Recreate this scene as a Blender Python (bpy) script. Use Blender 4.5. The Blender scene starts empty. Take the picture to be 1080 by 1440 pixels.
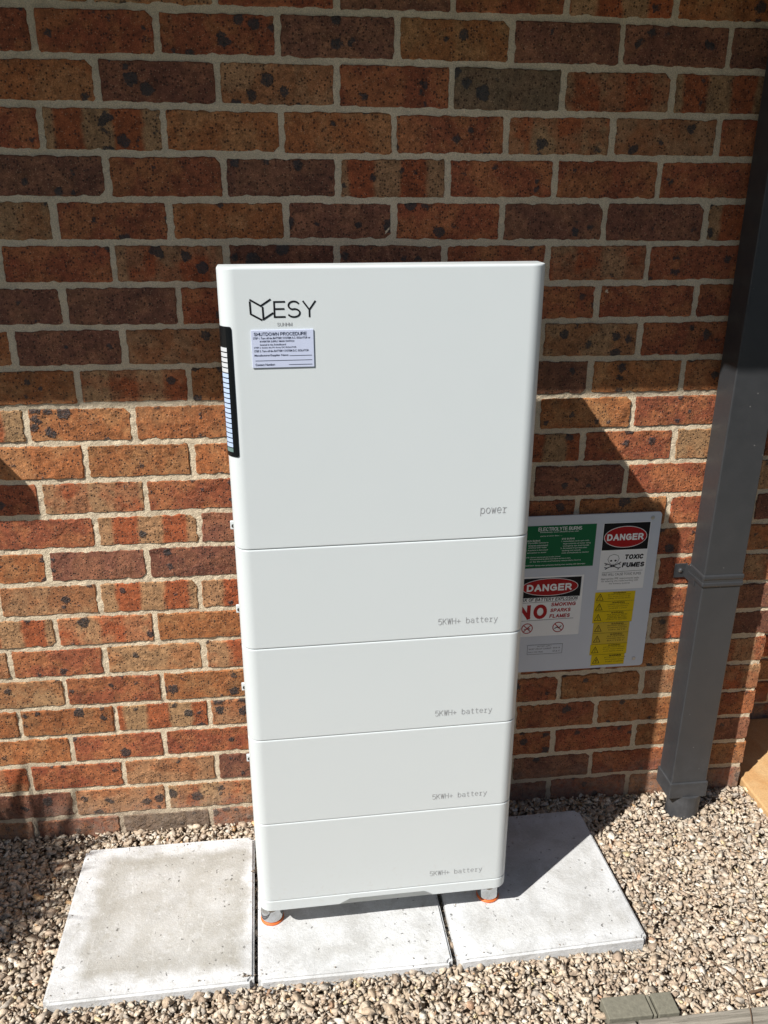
import bpy, bmesh, math, random
import numpy as np
from mathutils import Vector, Matrix

random.seed(7)
RNG = np.random.default_rng(11)
S = bpy.context.scene
COL = S.collection

# ------------------------------------------------------------------ camera
cam_d = bpy.data.cameras.new('camera')
cam = bpy.data.objects.new('camera', cam_d)
COL.objects.link(cam)
S.camera = cam
cam_d.sensor_fit = 'HORIZONTAL'
cam_d.sensor_width = 36.0
cam_d.lens = 1189.37 / 1080 * 36.0
cam_d.clip_start = 0.02
cam_d.clip_end = 500
Rc = ((0.99263, -0.121, 0.00676), (-0.03743, -0.35914, -0.93253), (0.11526, 0.9254, -0.36103))
right, down, fwd = [Vector(r) for r in Rc]
up, back = -down, -fwd
cam.matrix_world = Matrix(((right.x, up.x, back.x, 0.34084), (right.y, up.y, back.y, -1.95542),
                           (right.z, up.z, back.z, -0.32400), (0, 0, 0, 1)))

# ------------------------------------------------------------------ light
A, B = 1.35, 1.775                      # sun travel per metre of depth: right, down
sun_elev = math.atan2(B, math.hypot(A, 1))
world = bpy.data.worlds.new('World')
S.world = world
world.use_nodes = True
wn = world.node_tree.nodes
bg = wn['Background']
sky = wn.new('ShaderNodeTexSky')
sky.sky_type = 'NISHITA'
sky.sun_disc = False
sky.sun_elevation = sun_elev
sky.sun_rotation = math.atan2(-A, -1) % (2 * math.pi)
world.node_tree.links.new(sky.outputs[0], bg.inputs[0])
bg.inputs[1].default_value = 0.05
sd = bpy.data.lights.new('sun', 'SUN')
sd.energy = 4.9
sd.angle = math.radians(0.53)
sd.color = (1.0, 0.965, 0.915)
sun = bpy.data.objects.new('sun', sd)
COL.objects.link(sun)
sun.rotation_euler = Vector((A, 1, -B)).to_track_quat('-Z', 'Y').to_euler()

vs = S.view_settings
vs.view_transform = 'Standard'
vs.look = 'None'
vs.gamma = 1
vs.use_curve_mapping = False
vs.exposure = 0.46

# ------------------------------------------------------------------ node helpers
class NT:
    def __init__(self, name):
        self.m = bpy.data.materials.new(name)
        self.m.use_nodes = True
        self.t = self.m.node_tree
        self.b = self.t.nodes['Principled BSDF']
        self.out = self.t.nodes['Material Output']
    def n(self, typ, **kw):
        nd = self.t.nodes.new(typ)
        for k, v in kw.items():
            setattr(nd, k, v)
        return nd
    def l(self, a, b):
        self.t.links.new(a, b)
    def val(self, sock, v):
        if hasattr(v, 'node') or isinstance(v, bpy.types.NodeSocket):
            self.l(v, sock)
        else:
            sock.default_value = v
    def math(self, op, a, b=0.0, c=0.0, clamp=False):
        nd = self.n('ShaderNodeMath', operation=op, use_clamp=clamp)
        for i, v in enumerate((a, b, c)):
            self.val(nd.inputs[i], v)
        return nd.outputs[0]
    def vmath(self, op, a, b=(0, 0, 0)):
        nd = self.n('ShaderNodeVectorMath', operation=op)
        self.val(nd.inputs[0], a)
        self.val(nd.inputs[1], b)
        return nd.outputs[0]
    def ramp(self, v, lo, hi, a=0.0, b=1.0):
        nd = self.n('ShaderNodeMapRange', interpolation_type='SMOOTHSTEP')
        self.val(nd.inputs[0], v)
        for i, x in enumerate((lo, hi, a, b)):
            self.val(nd.inputs[i + 1], x)
        return nd.outputs[0]
    def mix(self, f, a, b, mode='MIX'):
        nd = self.n('ShaderNodeMix', data_type='RGBA', blend_type=mode)
        self.val(nd.inputs[0], f)
        for i, x in ((6, a), (7, b)):
            if isinstance(x, tuple) and len(x) == 3:
                x = x + (1,)
            self.val(nd.inputs[i], x)
        return nd.outputs[2]
    def noise(self, vec, scale, detail=3, rough=0.55, dist=0.0, col=False):
        nd = self.n('ShaderNodeTexNoise')
        self.l(vec, nd.inputs['Vector'])
        nd.inputs['Scale'].default_value = scale
        nd.inputs['Detail'].default_value = detail
        nd.inputs['Roughness'].default_value = rough
        nd.inputs['Distortion'].default_value = dist
        return nd.outputs['Color' if col else 'Fac']
    def voro(self, vec, scale, feature='F1', rnd=1.0):
        nd = self.n('ShaderNodeTexVoronoi', feature=feature)
        self.l(vec, nd.inputs['Vector'])
        nd.inputs['Scale'].default_value = scale
        nd.inputs['Randomness'].default_value = rnd
        return nd
    def bump(self, h, strength, dist, normal=None):
        nd = self.n('ShaderNodeBump')
        nd.inputs['Strength'].default_value = strength
        nd.inputs['Distance'].default_value = dist
        self.l(h, nd.inputs['Height'])
        if normal is not None:
            self.l(normal, nd.inputs['Normal'])
        return nd.outputs[0]
    def obj_co(self):
        return self.n('ShaderNodeTexCoord').outputs['Object']
    def attr(self, name, typ='OBJECT'):
        nd = self.n('ShaderNodeAttribute', attribute_type=typ, attribute_name=name)
        return nd
    def done(self, color=None, rough=0.5, normal=None, **kw):
        if color is not None:
            if isinstance(color, tuple) and len(color) == 3:
                color = color + (1,)
            self.val(self.b.inputs['Base Color'], color)
        self.val(self.b.inputs['Roughness'], rough)
        if normal is not None:
            self.l(normal, self.b.inputs['Normal'])
        for k, v in kw.items():
            self.val(self.b.inputs[k.replace('_', ' ')], v)
        return self.m

def plain(name, color, rough=0.5, nscale=40, nstr=0.05, bump=0.0, bscale=300, **kw):
    t = NT(name)
    co = t.obj_co()
    n = t.noise(co, nscale, 4)
    dark = tuple(c * (1 - nstr * 2) for c in color)
    lite = tuple(min(1, c * (1 + nstr)) for c in color)
    c = t.mix(n, dark, lite)
    nm = None
    if bump:
        nm = t.bump(t.noise(co, bscale, 3), bump, 0.001)
    return t.done(c, rough, nm, **kw)

# --- brick clay: every brick carries its own colours, banding and seed
def brick_mat():
    t = NT('fired_clay_brick')
    seed = t.attr('seed').outputs['Fac']
    off = t.n('ShaderNodeCombineXYZ')
    t.l(t.math('MULTIPLY', seed, 7.31), off.inputs[0])
    t.l(t.math('MULTIPLY', seed, 3.17), off.inputs[1])
    t.l(t.math('MULTIPLY', seed, 5.77), off.inputs[2])
    co = t.obj_co()
    v = t.vmath('ADD', co, off.outputs[0])
    sep = t.n('ShaderNodeSeparateXYZ')
    t.l(co, sep.inputs[0])
    ta = t.attr('tint_a').outputs['Color']
    tb = t.attr('tint_b').outputs['Color']
    band = t.attr('band').outputs['Fac']
    # vertical kiln bands
    wob = t.math('MULTIPLY', t.noise(v, 25, 3), 0.022)
    x = t.math('ADD', sep.outputs[0], wob)
    sw = t.math('SINE', t.math('ADD', t.math('MULTIPLY', x, 2 * math.pi / 0.115), t.math('MULTIPLY', seed, 9.0)))
    m_band = t.ramp(sw, -0.35, 0.35)
    blot = t.ramp(t.noise(v, 14, 3, 0.6), 0.42, 0.60)
    m = t.mix(band, blot, m_band)
    col = t.mix(m, ta, tb)
    # broad mottling and fine grit
    mott = t.ramp(t.noise(v, 60, 6, 0.78), 0.32, 0.70, 0.55, 1.25)
    fine = t.ramp(t.noise(v, 420, 3, 0.7), 0.3, 0.7, 0.62, 1.32)
    mm = t.math('MULTIPLY', mott, fine)
    cmb = t.n('ShaderNodeCombineXYZ')
    for i in range(3):
        t.l(mm, cmb.inputs[i])
    col = t.mix(1.0, col, cmb.outputs[0], 'MULTIPLY')
    # paler sandy grains
    vg = t.voro(v, 330)
    rsel = t.n('ShaderNodeSeparateColor')
    t.l(vg.outputs['Color'], rsel.inputs[0])
    g1 = t.math('MULTIPLY', t.ramp(vg.outputs['Distance'], 0.40, 0.28), t.math('GREATER_THAN', rsel.outputs[0], 0.90))
    col = t.mix(t.math('MULTIPLY', g1, 0.55), col, (0.52, 0.34, 0.20))
    # small dark pits
    vp = t.voro(t.vmath('ADD', v, t.vmath('SCALE', t.noise(v, 200, 2, col=True))), 165)
    psel = t.n('ShaderNodeSeparateColor')
    t.l(vp.outputs['Color'], psel.inputs[0])
    vp0 = t.voro(v, 170)
    t.l(vp0.outputs['Color'], psel.inputs[0])
    stretch = t.ramp(vp0.outputs['Distance'], 0.42, 0.20)
    pit = t.math('MULTIPLY', stretch, t.math('GREATER_THAN', psel.outputs[0], 0.60))
    col = t.mix(t.math('MULTIPLY', pit, 0.85), col, (0.035, 0.018, 0.014))
    # iron spots
    warp = t.vmath('SCALE', t.noise(v, 90, 3, 0.7, col=True))
    warp.node.inputs['Scale'].default_value = 0.019
    vi = t.voro(t.vmath('ADD', v, warp), 31)
    isel = t.n('ShaderNodeSeparateColor')
    t.l(vi.outputs['Color'], isel.inputs[0])
    rad = t.math('MULTIPLY', t.math('SUBTRACT', isel.outputs[0], 0.52, clamp=True), 0.95)
    rad = t.math('MULTIPLY', rad, t.ramp(t.math('FRACT', t.math('MULTIPLY', seed, 13.7)), 0.0, 1.0, 0.55, 1.25))
    spot = t.ramp(t.math('SUBTRACT', rad, vi.outputs['Distance']), -0.05, 0.06)
    spot = t.math('MULTIPLY', spot, t.math('GREATER_THAN', isel.outputs[0], 0.73))
    spn = t.ramp(t.noise(v, 500, 3, 0.7), 0.3, 0.6, 0.55, 1.0)
    spf = t.math('MULTIPLY', spot, spn)
    col = t.mix(spf, col, (0.018, 0.019, 0.022))
    # lime and dust low on the wall
    geo = t.n('ShaderNodeNewGeometry')
    gs = t.n('ShaderNodeSeparateXYZ')
    t.l(geo.outputs['Position'], gs.inputs[0])
    low = t.ramp(t.math('ADD', gs.outputs[2], t.math('MULTIPLY', t.noise(geo.outputs['Position'], 18, 4), 0.16)), -1.78, -1.94)
    dust = t.math('MULTIPLY', low, t.ramp(t.noise(geo.outputs['Position'], 60, 4), 0.25, 0.7, 0.2, 0.75))
    col = t.mix(dust, col, (0.26, 0.20, 0.16))
    # relief
    rug = t.ramp(t.noise(v, 17, 3, 0.6), 0.50, 0.68)
    crag = t.noise(v, 150, 4, 0.75, 0.6)
    h1 = t.math('MULTIPLY', crag, t.math('ADD', t.math('MULTIPLY', rug, 1.8), 0.45))
    h2 = t.math('MULTIPLY', pit, -0.75)
    h3 = t.math('MULTIPLY', spot, t.math('MULTIPLY', t.noise(v, 220, 3), 1.4))
    h4 = t.math('MULTIPLY', t.noise(v, 700, 2, 0.6), 0.25)
    h = t.math('ADD', t.math('ADD', h1, h2), t.math('ADD', h3, h4))
    nm = t.bump(h, 1.0, 0.0030)
    rough = t.math('SUBTRACT', 0.88, t.math('MULTIPLY', spf, 0.45))
    return t.done(col, rough, nm)

def mortar_mat():
    t = NT('lime_mortar')
    co = t.n('ShaderNodeNewGeometry').outputs['Position']
    a = t.noise(co, 9, 4)
    col = t.mix(a, (0.60, 0.49, 0.34), (0.80, 0.675, 0.49))
    g = t.ramp(t.noise(co, 480, 3, 0.7), 0.32, 0.68, 0.72, 1.15)
    cmb = t.n('ShaderNodeCombineXYZ')
    for i in range(3):
        t.l(g, cmb.inputs[i])
    col = t.mix(1.0, col, cmb.outputs[0], 'MULTIPLY')
    gs = t.n('ShaderNodeSeparateXYZ')
    t.l(co, gs.inputs[0])
    low = t.ramp(t.math('ADD', gs.outputs[2], t.math('MULTIPLY', a, 0.2)), -1.78, -1.93, 0, 0.6)
    col = t.mix(low, col, (0.30, 0.24, 0.19))
    h = t.math('ADD', t.noise(co, 260, 4, 0.7), t.math('MULTIPLY', t.noise(co, 70, 3), 1.5))
    h = t.math('ADD', h, t.math('MULTIPLY', t.noise(co, 130, 5, 0.75, 1.0), 1.2))
    return t.done(col, 0.93, t.bump(h, 1.0, 0.0026))

def concrete_mat():
    t = NT('cast_concrete')
    seed = t.attr('seed').outputs['Fac']
    worn = t.attr('worn').outputs['Fac']
    co = t.obj_co()
    off = t.n('ShaderNodeCombineXYZ')
    t.l(seed, off.inputs[0]); t.l(t.math('MULTIPLY', seed, 2.3), off.inputs[1])
    v = t.vmath('ADD', co, off.outputs[0])
    a = t.noise(v, 9, 7, 0.70, 0.4)
    col = t.mix(t.ramp(a, 0.34, 0.62), (0.47, 0.475, 0.47), (0.64, 0.655, 0.665))
    # worn, browner middle with a rectangular border
    sep = t.n('ShaderNodeSeparateXYZ')
    t.l(co, sep.inputs[0])
    wb = t.math('MULTIPLY', t.math('SUBTRACT', t.noise(v, 16, 4), 0.5), 0.07)
    dx = t.math('ABSOLUTE', t.math('ADD', t.math('SUBTRACT', sep.outputs[0], 0.02), wb))
    dy = t.math('ABSOLUTE', t.math('ADD', sep.outputs[1], wb))
    inside = t.math('MULTIPLY', t.ramp(dx, 0.205, 0.165), t.ramp(dy, 0.205, 0.165))
    st = t.math('MULTIPLY', inside, t.ramp(t.noise(v, 11, 5, 0.65), 0.30, 0.62, 0.35, 1.0))
    ring = t.math('MULTIPLY', inside, t.ramp(t.math('MAXIMUM', dx, dy), 0.09, 0.18, 0.3, 1.0))
    col = t.mix(t.math('MULTIPLY', t.math('MULTIPLY', st, worn), 0.52), col, (0.37, 0.35, 0.30))
    col = t.mix(t.math('MULTIPLY', t.math('MULTIPLY', ring, worn), 0.5), col, (0.25, 0.235, 0.195))
    stain = t.ramp(t.noise(v, 26, 7, 0.78), 0.52, 0.68, 0, 0.6)
    col = t.mix(t.math('MULTIPLY', stain, t.math('ADD', t.math('MULTIPLY', worn, 0.65), 0.3)), col, (0.33, 0.315, 0.27))
    mpp = t.n('ShaderNodeMapping'); mpp.inputs['Scale'].default_value = (30, 5, 10); t.l(v, mpp.inputs[0])
    scr = t.ramp(t.noise(mpp.outputs[0], 1.6, 5, 0.7, 1.0), 0.60, 0.70, 0, 0.45)
    col = t.mix(t.math('MULTIPLY', scr, worn), col, (0.64, 0.645, 0.63))
    chalk = t.ramp(t.noise(v, 55, 6, 0.75), 0.54, 0.68, 0, 0.42)
    col = t.mix(chalk, col, (0.68, 0.69, 0.69))
    # dark flecks
    wv = t.vmath('SCALE', t.noise(v, 120, 2, col=True))
    wv.node.inputs['Scale'].default_value = 0.02
    vf = t.voro(t.vmath('ADD', v, wv), 75)
    fs = t.n('ShaderNodeSeparateColor'); t.l(vf.outputs['Color'], fs.inputs[0])
    fl = t.math('MULTIPLY', t.ramp(vf.outputs['Distance'], 0.27, 0.13), t.math('GREATER_THAN', fs.outputs[0], 0.80))
    fl = t.math('MULTIPLY', fl, t.ramp(t.noise(v, 9, 2), 0.40, 0.58))
    col = t.mix(t.math('MULTIPLY', fl, 0.75), col, (0.10, 0.095, 0.08))
    fine = t.ramp(t.noise(v, 350, 3, 0.7), 0.3, 0.7, 0.90, 1.07)
    cmb = t.n('ShaderNodeCombineXYZ')
    for i in range(3):
        t.l(fine, cmb.inputs[i])
    col = t.mix(1.0, col, cmb.outputs[0], 'MULTIPLY')
    # side faces: clean blue grey cast edge
    h = t.math('ADD', t.noise(v, 130, 5, 0.7), t.math('MULTIPLY', fl, -1.2))
    h = t.math('ADD', h, t.math('MULTIPLY', t.noise(v, 25, 4), 1.2))
    return t.done(col, 0.88, t.bump(h, 0.8, 0.0022))

def gravel_mat():
    t = NT('crushed_stone')
    c = t.attr('stone_tint', 'GEOMETRY').outputs['Color']
    co = t.n('ShaderNodeNewGeometry').outputs['Position']
    n = t.ramp(t.noise(co, 140, 4, 0.65), 0.28, 0.72, 0.62, 1.22)
    cmb = t.n('ShaderNodeCombineXYZ')
    for i in range(3):
        t.l(n, cmb.inputs[i])
    col = t.mix(1.0, c, cmb.outputs[0], 'MULTIPLY')
    sp = t.ramp(t.noise(co, 600, 2, 0.6), 0.60, 0.72, 0, 0.4)
    col = t.mix(sp, col, (0.12, 0.09, 0.07))
    h = t.noise(co, 260, 4, 0.7)
    return t.done(col, 0.85, t.bump(h, 0.7, 0.0016))

def ground_mat():
    t = NT('stony_soil')
    co = t.n('ShaderNodeNewGeometry').outputs['Position']
    vv = t.voro(co, 55)
    s = t.n('ShaderNodeSeparateColor'); t.l(vv.outputs['Color'], s.inputs[0])
    col = t.mix(s.outputs[0], (0.20, 0.155, 0.115), (0.44, 0.385, 0.315))
    return t.done(col, 0.95, t.bump(vv.outputs['Distance'], 0.8, 0.006))

def enamel_white():
    t = NT('white_powder_coat')
    co = t.obj_co()
    n = t.noise(co, 3.5, 3)
    col = t.mix(n, (0.600, 0.645, 0.655), (0.622, 0.662, 0.668))
    sp_ = t.n('ShaderNodeSeparateXYZ'); t.l(t.n('ShaderNodeNewGeometry').outputs['Position'], sp_.inputs[0])
    splash = t.math('MULTIPLY', t.ramp(sp_.outputs[2], -1.72, -1.92, 0, 0.35), t.ramp(t.noise(co, 70, 5, 0.75), 0.52, 0.72))
    col = t.mix(splash, col, (0.50, 0.47, 0.42))
    smear = t.ramp(t.noise(co, 9, 4, 0.6, 1.5), 0.3, 0.7, 0.33, 0.46)
    h = t.noise(co, 900, 2, 0.5)
    return t.done(col, smear, t.bump(h, 0.05, 0.0004), Specular_IOR_Level=0.42)

def pipe_mat():
    t = NT('painted_grey_steel')
    co = t.n('ShaderNodeNewGeometry').outputs['Position']
    n = t.noise(co, 14, 4)
    col = t.mix(n, (0.030, 0.032, 0.035), (0.042, 0.043, 0.046))
    sep = t.n('ShaderNodeSeparateXYZ'); t.l(co, sep.inputs[0])
    vd = t.voro(co, 75)
    s = t.n('ShaderNodeSeparateColor'); t.l(vd.outputs['Color'], s.inputs[0])
    dots = t.math('MULTIPLY', t.ramp(vd.outputs['Distance'], 0.17, 0.09), t.math('GREATER_THAN', s.outputs[0], 0.92))
    col = t.mix(t.math('MULTIPLY', dots, 0.3), col, (0.34, 0.33, 0.31))
    low = t.ramp(t.math('ADD', sep.outputs[2], t.math('MULTIPLY', t.noise(co, 22, 5, 0.7), 0.3)), -1.60, -1.95, 0, 0.5)
    dust = t.math('MULTIPLY', low, t.ramp(t.noise(co, 30, 6, 0.75), 0.35, 0.70, 0.2, 0.6))
    col = t.mix(dust, col, (0.17, 0.175, 0.185))
    r = t.ramp(t.noise(co, 30, 4), 0.3, 0.7, 0.36, 0.5)
    return t.done(col, r, t.bump(t.noise(co, 120, 3), 0.12, 0.0006), Specular_IOR_Level=0.5)

def sandstone_mat():
    t = NT('sandstone')
    co = t.n('ShaderNodeNewGeometry').outputs['Position']
    n = t.noise(co, 6, 6, 0.6, 0.8)
    col = t.mix(t.ramp(n, 0.35, 0.65), (0.50, 0.27, 0.105), (0.56, 0.36, 0.17))
    f = t.ramp(t.noise(co, 300, 3), 0.3, 0.7, 0.86, 1.1)
    cmb = t.n('ShaderNodeCombineXYZ')
    for i in range(3):
        t.l(f, cmb.inputs[i])
    col = t.mix(1.0, col, cmb.outputs[0], 'MULTIPLY')
    return t.done(col, 0.85, t.bump(t.noise(co, 60, 5, 0.7), 0.5, 0.002))

def timber_mat():
    t = NT('weathered_timber')
    co = t.obj_co()
    mp = t.n('ShaderNodeMapping')
    mp.inputs['Scale'].default_value = (3.0, 60.0, 60.0)
    t.l(co, mp.inputs[0])
    n = t.noise(mp.outputs[0], 2.2, 6, 0.7, 0.6)
    col = t.mix(t.ramp(n, 0.3, 0.7), (0.13, 0.118, 0.095), (0.33, 0.30, 0.25))
    col = t.mix(t.ramp(t.noise(co, 60, 4), 0.6, 0.75, 0, 0.6), col, (0.09, 0.08, 0.065))
    return t.done(col, 0.9, t.bump(n, 0.7, 0.003))

M = dict(
    brick=brick_mat(), mortar=mortar_mat(), concrete=concrete_mat(), gravel=gravel_mat(), soil=ground_mat(),
    white=enamel_white(), pipe=pipe_mat(), sandstone=sandstone_mat(), timber=timber_mat(),
    rear=plain('pale_grey_metal', (0.62, 0.64, 0.65), 0.45),
    black_gloss=plain('black_gloss_plastic', (0.006, 0.007, 0.008), 0.25, Specular_IOR_Level=0.25),
    ink=plain('black_ink', (0.008, 0.009, 0.011), 0.6, Specular_IOR_Level=0.15),
    grey_ink=plain('grey_ink', (0.30, 0.305, 0.315), 0.5, Specular_IOR_Level=0.2),
    blue_ink=plain('dark_blue_ink', (0.02, 0.028, 0.06), 0.6, Specular_IOR_Level=0.15),
    red=plain('red_print', (0.40, 0.008, 0.012), 0.5, nstr=0.03, Specular_IOR_Level=0.2),
    green=plain('green_print', (0.003, 0.135, 0.05), 0.5, nstr=0.04, Specular_IOR_Level=0.2),
    yellow=plain('yellow_print', (0.72, 0.52, 0.006), 0.5, nstr=0.04, Specular_IOR_Level=0.2),
    yellow_dark=plain('dull_yellow_print', (0.60, 0.42, 0.01), 0.4, nstr=0.04),
    label=plain('white_label_vinyl', (0.86, 0.87, 0.86), 0.4, nstr=0.02),
    sticker=plain('pale_blue_sticker', (0.55, 0.60, 0.76), 0.4, nstr=0.02),
    board=plain('aluminium_sign_panel', (0.60, 0.64, 0.70), 0.38, nscale=8, nstr=0.04),
    screw=plain('zinc_screw', (0.50, 0.50, 0.50), 0.35, Metallic=1.0),
    chrome=plain('polished_steel', (0.52, 0.53, 0.54), 0.08, Metallic=1.0, nstr=0.02),
    orange=plain('orange_rubber', (0.75, 0.16, 0.03), 0.55),
    soffit=plain('painted_eaves_board', (0.42, 0.40, 0.36), 0.7),
    gutter=plain('dark_gutter_steel', (0.06, 0.06, 0.065), 0.4),
    tile=plain('dark_roof_tile', (0.12, 0.10, 0.09), 0.8, bump=0.5),
    pot=plain('dark_glazed_pot', (0.045, 0.042, 0.04), 0.5),
    blade=plain('grass_blade_green', (0.07, 0.11, 0.03), 0.6),
    twig=plain('dry_twig', (0.14, 0.09, 0.055), 0.85),
    block=plain('mossy_block', (0.20, 0.19, 0.145), 0.9, nscale=90, nstr=0.25, bump=0.8, bscale=200),
    grime=plain('dark_joint_filler', (0.05, 0.045, 0.04), 0.9),
)
led = NT('lit_light_segment')
M['led'] = led.done((0.40, 0.50, 0.68), 0.4, Emission_Color=(0.62, 0.76, 1.0, 1), Emission_Strength=0.06)
led2 = NT('dim_light_segment')
M['led_dim'] = led2.done((0.14, 0.22, 0.21), 0.35)
led3 = NT('milky_light_segment')
M['led_milk'] = led3.done((0.56, 0.58, 0.60), 0.4)

# ------------------------------------------------------------------ mesh helpers
def link(name, me, mat=None, parent=None, loc=(0, 0, 0), rot=(0, 0, 0), smooth=False):
    o = bpy.data.objects.new(name, me)
    COL.objects.link(o)
    if mat is not None and len(me.materials) == 0:
        me.materials.append(mat)
    o.location = loc
    o.rotation_euler = rot
    if parent is not None:
        o.parent = parent
    if smooth:
        me.polygons.foreach_set('use_smooth', [True] * len(me.polygons))
    return o

def mesh(name, vs_, fs_):
    me = bpy.data.meshes.new(name)
    me.from_pydata([tuple(v) for v in vs_], [], fs_)
    me.update()
    return me

def thing(name, label, cat, loc=(0, 0, 0), rot=(0, 0, 0), group=None):
    o = bpy.data.objects.new(name, None)
    COL.objects.link(o)
    o.location = loc
    o.rotation_euler = rot
    o.empty_display_size = 0.05
    tag(o, label, cat, group)
    return o

def tag(o, label, cat, group=None):
    o['label'] = label
    o['category'] = cat
    if group:
        o['group'] = group
    return o

def structure(o):
    o['kind'] = 'structure'
    return o

def bm_mesh(name, bm):
    me = bpy.data.meshes.new(name)
    bm.normal_update()
    bm.to_mesh(me)
    bm.free()
    return me

def box_mesh(name, x0, x1, y0, y1, z0, z1, bevel=0.0, seg=2):
    bm = bmesh.new()
    bmesh.ops.create_cube(bm, size=1)
    for v in bm.verts:
        v.co = Vector(((x0 + x1) / 2 + v.co.x * (x1 - x0), (y0 + y1) / 2 + v.co.y * (y1 - y0), (z0 + z1) / 2 + v.co.z * (z1 - z0)))
    if bevel:
        bmesh.ops.bevel(bm, geom=bm.edges[:], offset=bevel, segments=seg, affect='EDGES', profile=0.5)
    return bm_mesh(name, bm)

def box(name, x0, x1, y0, y1, z0, z1, mat, parent=None, bevel=0.0, seg=2, smooth=False):
    return link(name, box_mesh(name, x0, x1, y0, y1, z0, z1, bevel, seg), mat, parent, smooth=smooth)

def lathe_mesh(name, prof, n=28, cap=True):
    vs_, fs_ = [], []
    for r, z in prof:
        for i in range(n):
            a = 2 * math.pi * i / n
            vs_.append((r * math.cos(a), r * math.sin(a), z))
    for k in range(len(prof) - 1):
        for i in range(n):
            j = (i + 1) % n
            fs_.append((k * n + i, k * n + j, (k + 1) * n + j, (k + 1) * n + i))
    if cap:
        fs_.append(tuple(reversed(range(n))))
        fs_.append(tuple(range((len(prof) - 1) * n, len(prof) * n)))
    return mesh(name, vs_, fs_)

def poly_plate(name, pts, y, th, mat, parent=None):
    """flat outline in the x-z plane, front at y - th, back at y"""
    n = len(pts)
    area = sum(pts[i][0] * pts[(i + 1) % n][1] - pts[(i + 1) % n][0] * pts[i][1] for i in range(n))
    if area < 0:
        pts = pts[::-1]
    vs_ = [(x, y - th, z) for x, z in pts] + [(x, y, z) for x, z in pts]
    fs_ = [tuple(range(n))]
    for i in range(n):
        j = (i + 1) % n
        fs_.append((i, i + n, j + n, j))
    return link(name, mesh(name, vs_, fs_), mat, parent)

def strokes(name, lines, w, y, mat, parent=None, th=0.0003):
    """several thick polylines in the x-z plane as one print part; a closed line repeats its first point"""
    vs_, fs_ = [], []
    split = []
    for pts in lines:                      # break a line where it turns sharply, so every limb keeps its full width
        closed = len(pts) > 2 and pts[0] == pts[-1]
        cur = [pts[0]]
        broke = False
        for i in range(1, len(pts)):
            cur.append(pts[i])
            if i < len(pts) - 1:
                a = Vector(pts[i]) - Vector(pts[i - 1]); b = Vector(pts[i + 1]) - Vector(pts[i])
                if a.length > 1e-9 and b.length > 1e-9 and a.angle(b) > math.radians(62):
                    split.append(cur); cur = [pts[i]]; broke = True
        if broke or not closed:
            split.append(cur)
        else:
            split.append(pts)
    lines = []
    for q in split:
        if not (len(q) > 2 and q[0] == q[-1]):
            q = list(q)
            a = Vector(q[0]) - Vector(q[1]); b = Vector(q[-1]) - Vector(q[-2])
            if len(split) > 1:
                q[0] = tuple(Vector(q[0]) + a.normalized() * w * .42); q[-1] = tuple(Vector(q[-1]) + b.normalized() * w * .42)
        lines.append(q)
    for li, pts in enumerate(lines):
        closed = len(pts) > 2 and pts[0] == pts[-1]
        dy = (li % 5) * .00002
        P = [Vector(p) for p in (pts[:-1] if closed else pts)]
        n = len(P)
        base = len(vs_)
        for i in range(n):
            if closed:
                a, b = (P[i] - P[i - 1]).normalized(), (P[(i + 1) % n] - P[i]).normalized()
            else:
                a = (P[i] - P[i - 1]).normalized() if i else (P[1] - P[0]).normalized()
                b = (P[i + 1] - P[i]).normalized() if i < n - 1 else a
            na, nb = Vector((-a.y, a.x)), Vector((-b.y, b.x))
            m = (na + nb)
            m = m / max(0.4, m.length) * 1.0
            k = 1 / max(0.5, m.normalized().dot(na))
            off = m.normalized() * (w / 2 * k)
            for s in (1, -1):
                q = P[i] + off * s
                vs_.append((q.x, y - th - dy, q.y))
        cnt = n if closed else n - 1
        for i in range(cnt):
            j = (i + 1) % n
            fs_.append((base + 2 * i, base + 2 * j, base + 2 * j + 1, base + 2 * i + 1))
    me = mesh(name, vs_, fs_)
    bm = bmesh.new(); bm.from_mesh(me)
    bmesh.ops.recalc_face_normals(bm, faces=bm.faces)
    bm.normal_update()
    for f in bm.faces:
        if f.normal.y > 0:
            f.normal_flip()
    bm.to_mesh(me); bm.free()
    return link(name, me, mat, parent)

def text_verts(s, offset=0.0):
    cu = bpy.data.curves.new('t', 'FONT')
    cu.body = s
    cu.size = 1
    cu.offset = offset
    cu.resolution_u = 3
    ob = bpy.data.objects.new('t', cu)
    COL.objects.link(ob)
    dg = bpy.context.evaluated_depsgraph_get()
    me = bpy.data.meshes.new_from_object(ob.evaluated_get(dg))
    vs_ = [tuple(v.co) for v in me.vertices]
    fs_ = [tuple(p.vertices) for p in me.polygons]
    bpy.data.objects.remove(ob)
    bpy.data.curves.remove(cu)
    bpy.data.meshes.remove(me)
    return vs_, fs_

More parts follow.
